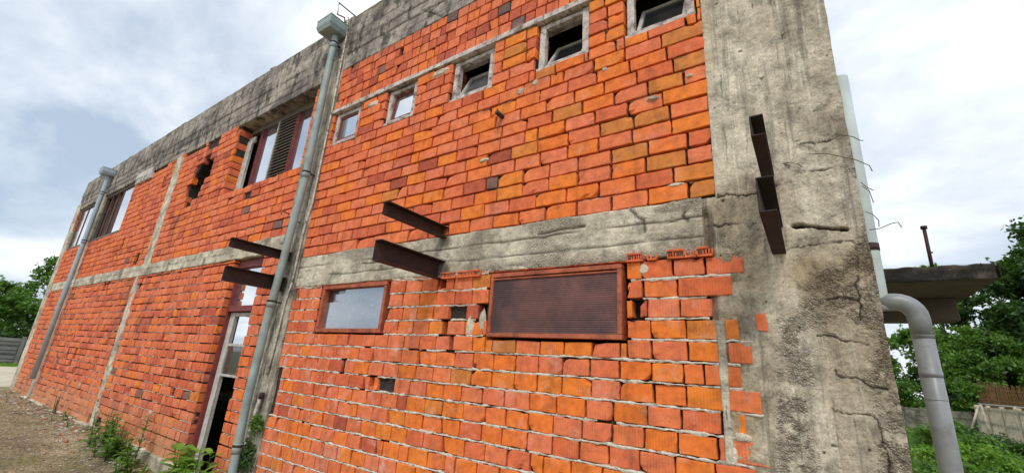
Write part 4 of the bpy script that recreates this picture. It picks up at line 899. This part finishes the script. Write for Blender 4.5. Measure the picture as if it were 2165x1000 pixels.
def tree(name, loc, h, r, label, cat, mats, n=16000, clumps=70, leaf=0.10, trunk=0.12, low=0.12, group=None, flat=0.9, seed=0):
    rg = np.random.default_rng(seed); root = empty(name, loc, label, cat, group)
    cz0 = h*low; ch = h-cz0; cc = []
    tr = MB(); tr.tube([(0, 0, -0.1), (0.05*h*0.1, 0, h*0.3), (0.1*r, 0.05*r, h*0.6), (0.05*r, 0.1*r, h*0.85)], [trunk, trunk*0.8, trunk*0.5, trunk*0.15], 8)
    for i in range(clumps):
        a = rg.uniform(0, 2*PI); zz = rg.uniform(0, 1); pr_ = math.sin(PI*min(1, (zz*0.86+0.12)))**0.6; rr = r*pr_*rg.uniform(0.25, 1.0)**0.6
        cc.append((rr*math.cos(a), rr*math.sin(a)*flat, cz0+ch*zz, r*rg.uniform(0.14, 0.30)*(1.1-0.4*zz)))
        if i % 3 == 0: z0_ = min(h*0.7, max(0.15*h, cc[-1][2]*0.6)); tr.tube([(0.05*r, 0, z0_), (cc[-1][0]*0.5, cc[-1][1]*0.5, (z0_+cc[-1][2])/2), cc[-1][:3]], [trunk*0.35, trunk*0.2, trunk*0.06], 5)
    to = tr.build('trunk', M_bark, None); to.parent = root
    cc = np.array(cc); w = cc[:, 3]**2; k = rg.choice(len(cc), n, p=w/w.sum()); d = rg.normal(size=(n, 3)); d /= np.linalg.norm(d, axis=1)[:, None]
    rad_ = rg.random(n)**0.42; P = cc[k, :3]+d*(cc[k, 3]*rad_)[:, None]*np.array([1.15, 1.15, 0.8])
    # ragged twigs poking out
    m = int(n*0.12); kk = rg.choice(len(cc), m); d2 = d[:m]; P[:m] = cc[kk, :3]+d2*(cc[kk, 3]*rg.uniform(1.0, 1.6, m))[:, None]
    tone = np.clip(rg.random(n)*0.55+0.45*rg.random(len(cc))[k], 0, 1)
    c = leafmesh('crown', P, leaf*rg.uniform(0.6, 1.4, n), mats, root, tone=tone); return root
def patch(name, label, cat, xr, yr, n, h, leaf, mats, zf=gz, kind=None, seed=1, group=None):
    rg = np.random.default_rng(seed); x = rg.uniform(*xr, n); y = rg.uniform(*yr, n); hh = h*(0.35+0.65*(fbm(x*0.8, y*0.8, seed, 3)*0.5+0.5)); z = zf(x, y)+hh*rg.random(n)**0.6
    o = leafmesh(name, np.stack([x, y, z], 1), leaf*rg.uniform(0.6, 1.4, n), mats); tag(o, label, cat, group, kind); return o
def blades(name, label, xr, yr, n, h, mats, seed=2, wid=0.006):
    rg = np.random.default_rng(seed); x = rg.uniform(*xr, n); y = rg.uniform(*yr, n); z = gz(x, y); a = rg.uniform(0, 2*PI, n); hh = h*rg.uniform(0.4, 1.2, n); lx = rg.normal(0, 0.3, n)*hh; ly = rg.normal(0, 0.3, n)*hh
    V = np.stack([np.stack([x-np.cos(a)*wid, y-np.sin(a)*wid, z-.01], 1), np.stack([x+np.cos(a)*wid, y+np.sin(a)*wid, z-.01], 1), np.stack([x+lx, y+ly, z+hh], 1)], 1).reshape(-1, 3)
    me = bpy.data.meshes.new(name); me.vertices.add(3*n); me.vertices.foreach_set('co', V.reshape(-1).astype(np.float32)); me.loops.add(3*n); me.loops.foreach_set('vertex_index', np.arange(3*n, dtype=np.int32))
    me.polygons.add(n); me.polygons.foreach_set('loop_start', np.arange(0, 3*n, 3, dtype=np.int32)); me.update(calc_edges=True)
    at = me.attributes.new('tone', 'FLOAT', 'POINT'); at.data.foreach_set('value', np.repeat(rg.random(n), 3).astype(np.float32))
    return tag(link(name, me, mats), label, 'grass', kind='stuff')

# left: trees behind the far fence
LT = [((-40, -3.2, 0), 4.8, 2.7, 'dense dark tree at the left edge behind the slab fence', L_dark), ((-41, 0.8, 0), 4.7, 2.5, 'bushy green tree behind the slab fence in the middle of the left group', L_mid), ((-40, 3.4, 0), 6.2, 2.3, 'taller airy light green tree beside the far end of the building', L_mid),
      ((-44, -0.8, 0), 5.2, 2.6, 'pale green tree top showing above the darker left trees', L_mid), ((-44, 8, 0), 6.5, 3.0, 'tree mostly hidden behind the far end of the brick building', L_mid)]
for i, (p, h, r, lb, m) in enumerate(LT): tree('tree', p, h, r, lb, 'tree', m, n=9000, leaf=0.13, low=0.05, seed=20+i, group='trees left of the building')
o = patch('shade_foliage', 'dark leaf mass added behind the left slab fence as shade under the trees', 'shade_foliage', (-38.5, -36.5), (-4, 8), 14000, 2.7, 0.12, L_dark, seed=5)  # leaf mass added to supply the dark shadow below the left trees
blades('grass', 'short green grass strip in front of the left fence', (-34.3, -31.3), (-4, 8), 9000, 0.12, L_bright, wid=0.02)
blades('grass', 'sparse yellowish grass tufts scattered on the brown yard', (-17, -6.2), (-3.0, -0.1), 5200, 0.05, L_dry, wid=0.004)
# left concrete slab fence
fl = empty('slab_fence', (-34.6, 1, 0), 'grey ribbed concrete slab fence below the left trees', 'fence'); M_fence = simple('fence_concrete', (0.20, 0.195, 0.18), 0.95, 0.3, 3, col2=(0.12, 0.11, 0.10), thr=(0.5, 0.7))
for j in range(5):
    y0 = -5+j*2.4
    b = MB()
    for k in range(3):
        b.box(-34.62, -34.57, y0+0.07, y0+2.33, 0.05+k*0.43, 0.05+k*0.43+0.41)
        for q in range(2): b.box(-34.575, -34.53, y0+0.12, y0+2.28, 0.12+k*0.43+q*0.17, 0.22+k*0.43+q*0.17)
    b.build('fence_panel', M_fence, fl, bevel=0.008)
for j in range(6):
    b = MB(); b.box(-34.67, -34.52, -5.07+j*2.4, -4.93+j*2.4, -0.1, 1.42); b.build('fence_post', M_fence, fl, bevel=0.01)
# right: trees and bushes behind
RT = [((10.6, 34, 0), 10.2, 3.2, 'big dark tree standing at the right edge behind the canopy', L_dark, 26000, 0.14), ((8.7, 35, 0), 7.6, 2.4, 'dark tree left of the big right edge tree', L_dark, 18000, 0.13), ((5.0, 30, 0), 5.0, 2.4, 'light green tree between the concrete corner and the drain pipe', L_mid, 16000, 0.11),
      ((8.0, 32, 0), 5.4, 2.2, 'light green leafy tree just right of the drain pipe below the canopy', L_mid, 14000, 0.11), ((8.3, 42, 0), 11.6, 1.5, 'thin bright shoot top peeping above the right end of the canopy', L_bright, 7000, 0.15), ((13.2, 37, 0), 12.6, 3.4, 'tallest dark tree, cut off by the right picture edge', L_dark, 26000, 0.15), ((10.8, 30, 0), 4.0, 2.0, 'low dark bush under the big right edge tree', L_dark, 12000, 0.1)]
for i, (p, h, r, lb, m, n, lf) in enumerate(RT): tree('tree', p, h, r, lb, 'tree', m, n=n, leaf=lf, clumps=80, low=0.03, seed=50+i, group='trees behind the building')
# leafy weeds on the ground to the right
for i, (x, y, h, r, lb, m) in enumerate([(2.7, 11.5, 0.55, 0.9, 'bright green weed clump at the foot of the drain pipe', L_bright), (3.2, 13.5, 0.62, 0.8, 'dense green weed bush in front of the baluster fence', L_mid), (1.9, 8.5, 0.35, 0.7, 'dark leafy weed between the column edge and the drain pipe', L_mid),
                                   (3.75, 15.4, 0.62, 0.9, 'dark weed bush by the near baluster panels', L_dark), (3.6, 9.6, 0.35, 0.9, 'low bright weed patch at the bottom edge right of the pipe', L_bright), (3.4, 17.5, 0.8, 0.9, 'small green bush beside the stone wall', L_mid)]):
    tree('weed_bush', (x, y, 0.0), h, r, lb, 'bush', m, n=6000, leaf=0.045, clumps=40, low=0.02, trunk=0.02, seed=90+i, group='weeds on the far ground')
blades('grass', 'tall green grass covering the ground right of the building', (0.4, 14), (5, 30), 38000, 0.26, L_mid, seed=8, wid=0.012)
# stone wall / slab fence far right
M_oldc = simple('old_pale_concrete', (0.22, 0.205, 0.165), 0.95, 0.4, 4, col2=(0.07, 0.075, 0.045), thr=(0.42, 0.6))
fr_ = empty('slab_fence', (5.5, 27.5, 0), 'mossy grey slab fence seen behind the drain pipe', 'fence')
for j in range(5):
    x0 = 2.0+j*1.5; b = MB()
    for k in range(3): b.box(x0+0.06, x0+1.44, 27.5, 27.56, 0.0+k*0.36, 0.34+k*0.36, jit=0.01)
    b.build('fence_panel', M_oldc, fr_, bevel=0.008); b = MB(); b.box(x0-0.05, x0+0.05, 27.46, 27.6, -0.1, 1.12); b.build('fence_post', M_oldc, fr_)
# baluster fence receding on the right
bf = empty('baluster_fence', (6.5, 20, 0), 'pale concrete baluster fence receding at the right edge', 'fence')
def along(t): return Vector((5.35+(6.6-5.35)*t, 16.0+(28.5-16.0)*(1-t)*1.0, 0))
pA = Vector((6.15, 27.3, 0)); pB = Vector((6.0, 19.5, 0)); nP = 4
M_bal = simple('pale_baluster_concrete', (0.50, 0.44, 0.33), 0.95, 0.25, 5, col2=(0.25, 0.22, 0.16), thr=(0.52, 0.7))
for j in range(nP):
    a = pA.lerp(pB, j/nP); c = pA.lerp(pB, (j+1)/nP); b = MB()
    for z in (0.22, 0.75, 1.30): b.bar(a+Vector((0, 0, z)), c+Vector((0, 0, z)), 0.06, 0.09)
    for k in range(12):
        p = a.lerp(c, (k+0.5)/12); b.bar(p+Vector((0, 0, 0.26)), p+Vector((0, 0, 0.71)), 0.05, 0.06); b.bar(p+Vector((0, 0, 0.79)), p+Vector((0, 0, 1.26)), 0.05, 0.06)
    b.build('baluster_panel', M_bal, bf)
for j in range(nP+1):
    p = pA.lerp(pB, j/nP); b = MB(); b.bar(p+Vector((0, 0, -0.1)), p+Vector((0, 0, 1.42)), 0.13, 0.13); b.build('fence_post', M_bal, bf, bevel=0.01)
rr = empty('rail_gate', (6.0, 20, 0), 'pale metal pipe rail on splayed posts before the baluster fence', 'rail')
b = MB(); b.tube([(5.25, 22.5, 1.47), (8.2, 23.6, 1.42)], 0.03, 10); b.build('top_rail', M_pvc, rr)
b = MB(); b.tube([(5.3, 22.5, 1.45), (5.42, 22.5, 0.0)], 0.05, 8); b.build('leg', M_bal, rr)
b = MB(); b.tube([(5.25, 22.5, 1.42), (4.85, 22.5, 0.4)], 0.035, 8); b.build('leg', M_bal, rr)
b = MB(); b.tube([(6.3, 22.9, 1.45), (6.42, 22.9, 0.0)], 0.05, 8); b.build('leg', M_bal, rr)
# brown reed screen
b = MB(); rs = random.Random(4); M_reed = simple('dry_reed', (0.14, 0.075, 0.03), 0.95, 0.4, 10, stretch=(1, 1, 0.3))
for i in range(130):
    t = i/130; x = 6.55+2.0*t; y = 28.3+0.9*t; b.bar((x, y+rs.uniform(-.03, .03), 0.9), (x+rs.uniform(-.04, .04), y, 2.45+rs.uniform(-.15, .15)-0.2*t), 0.018)
for z in (1.2, 1.7, 2.2): b.bar((6.5, 28.27, z), (8.6, 29.2, z-0.1), 0.03, 0.04)
for x, y in ((6.55, 28.4), (8.5, 29.25)): b.bar((x, y, -0.1), (x, y, 2.3), 0.06)
tag(b.build('reed_screen', M_reed, None), 'brown dried reed screen above the rail under the dark tree', 'screen')

# ---------------------------------------------------------------- weeds by the wall
def leafblade(b, p, d, L, w, droop=0.35, tone=0.5):
    p = Vector(p); d = Vector(d).normalized(); sd_ = d.cross(Vector((0, 0, 1)));
    if sd_.length < 0.05: sd_ = Vector((1, 0, 0))
    sd_.normalize(); V = []; n = 6
    for i in range(n+1):
        t = i/n; c = p+d*L*t+Vector((0, 0, -droop*L*t*t)); ww = w*math.sin(PI*min(1, t*0.92+0.06))**0.8
        V += [c-sd_*ww+Vector((0, 0, 0.25*ww)), c, c+sd_*ww+Vector((0, 0, 0.25*ww))]
    F = [q for i in range(n) for q in ((i*3, i*3+1, i*3+4, i*3+3), (i*3+1, i*3+2, i*3+5, i*3+4))]
    b.add(V, F, 0, smooth=True, tone=tone)
def weed(name, loc, label, stems, h, L, w, mats, seed, spread=0.35, perstem=8, group='weeds along the wall', lean=(0, -0.1)):
    rw = random.Random(seed); root = empty(name, loc, label, 'weed', group); b = MB(); s = MB()
    for i in range(stems):
        a = rw.uniform(0, 2*PI); r = spread*rw.random(); hh = h*rw.uniform(0.55, 1.05); bx, by = r*math.cos(a)*1.3, r*math.sin(a)*0.5-0.02
        tx, ty = bx*1.5+rw.uniform(-.05, .05)*h+lean[0], by+lean[1]*hh+rw.uniform(-.05, .05)*h
        s.tube([(0, 0, -0.06), (bx, by, 0.0), ((bx+tx)/2, (by+ty)/2, hh*0.55), (tx, ty, hh)], [0.006, 0.006, 0.005, 0.003], 5)
        for k in range(perstem):
            t = 0.12+0.88*(k+rw.random()*0.6)/perstem; px, py, pz = bx+(tx-bx)*t, by+(ty-by)*t, hh*t; aa = k*2.4+rw.uniform(0, 1)
            leafblade(b, (px, py, pz), (math.cos(aa), math.sin(aa), 0.35+0.5*t), L*rw.uniform(0.6, 1.15)*(1.1-0.45*t), w*rw.uniform(0.7, 1.2)*(1.1-0.4*t), tone=min(1, max(0, rw.gauss(0.35+0.4*t, 0.2))), droop=rw.uniform(0.2, 0.6))
    so = s.build('stem', L_mid, None); so.parent = root; lo = b.build('foliage', mats, None); lo.parent = root; return root
weed('weed', (-6.0, -0.26, -0.2), 'bright broad-leaved weed at the foot of the door beside the downpipe', 14, 0.66, 0.27, 0.055, L_bright, 1, 0.32, 10)
weed('weed', (-5.55, -0.30, -0.18), 'leafy weed hugging the base of the big downpipe', 9, 0.52, 0.25, 0.05, L_bright, 2, 0.2, 9)
weed('weed', (-7.95, -0.16, -0.12), 'tall single-stalk weed with whorled leaves against the brick wall', 1, 0.85, 0.22, 0.024, L_mid, 3, 0.03, 26, lean=(0, 0))
weed('weed', (-8.3, -0.28, -0.10), 'dark green nettle-like weed clump left of the tall stalk', 16, 0.42, 0.17, 0.038, L_mid, 4, 0.4, 10)
weed('weed', (-9.15, -0.22, -0.05), 'spreading weed clump with pale underleaves at the wall foot', 14, 0.50, 0.18, 0.04, L_mid, 5, 0.35, 9)
weed('weed', (-7.45, -0.38, -0.14), 'low weed tuft nearest the bottom edge left of the door', 9, 0.28, 0.15, 0.03, L_mid, 6, 0.3, 8)
weed('weed', (-10.3, -0.16, -0.02), 'small weed tuft beside the foot of the pale concrete strip', 5, 0.13, 0.08, 0.016, L_mid, 7, 0.2, 6)
weed('weed', (-12.0, -0.16, 0), 'low weed tuft left of the pale concrete strip', 6, 0.12, 0.10, 0.018, L_mid, 8, 0.3, 6)
weed('weed', (-12.7, -0.13, 0), 'thin dry upright weed against the far brickwork', 5, 0.50, 0.07, 0.008, L_mid, 9, 0.12, 10, lean=(0, 0))
weed('weed', (-16.2, -0.2, 0), 'ground-hugging weeds at the far end below the thin downpipe', 9, 0.10, 0.09, 0.016, L_mid, 10, 0.9, 6)
weed('weed', (-11.0, -0.25, -0.02), 'tiny weed sprouting from grit between strip and tuft', 4, 0.10, 0.08, 0.015, L_mid, 11, 0.15, 6)
# ivy on the bay column
for i, (x, z, r_, lb) in enumerate([(-5.19, 0.74, 0.065, 'upper ivy tuft growing out of the joint beside the column'), (-5.26, 0.40, 0.12, 'lower trailing ivy tuft beside the pale tube')]):
    rg = np.random.default_rng(300+i); n = 420; P = np.stack([x+rg.normal(0, 0.055, n)-0.15*(rg.random(n)-0.5)*i, -0.03-0.06*rg.random(n), z+rg.normal(0, r_*0.6, n)], 1)
    root = empty('ivy', (x, -0.02, z), lb, 'ivy', 'ivy on the column'); o = leafmesh('foliage', P-np.array([x, -0.02, z]), 0.018*rg.uniform(0.6, 1.4, n), L_dark if i else L_mid, root, aspect=0.8)
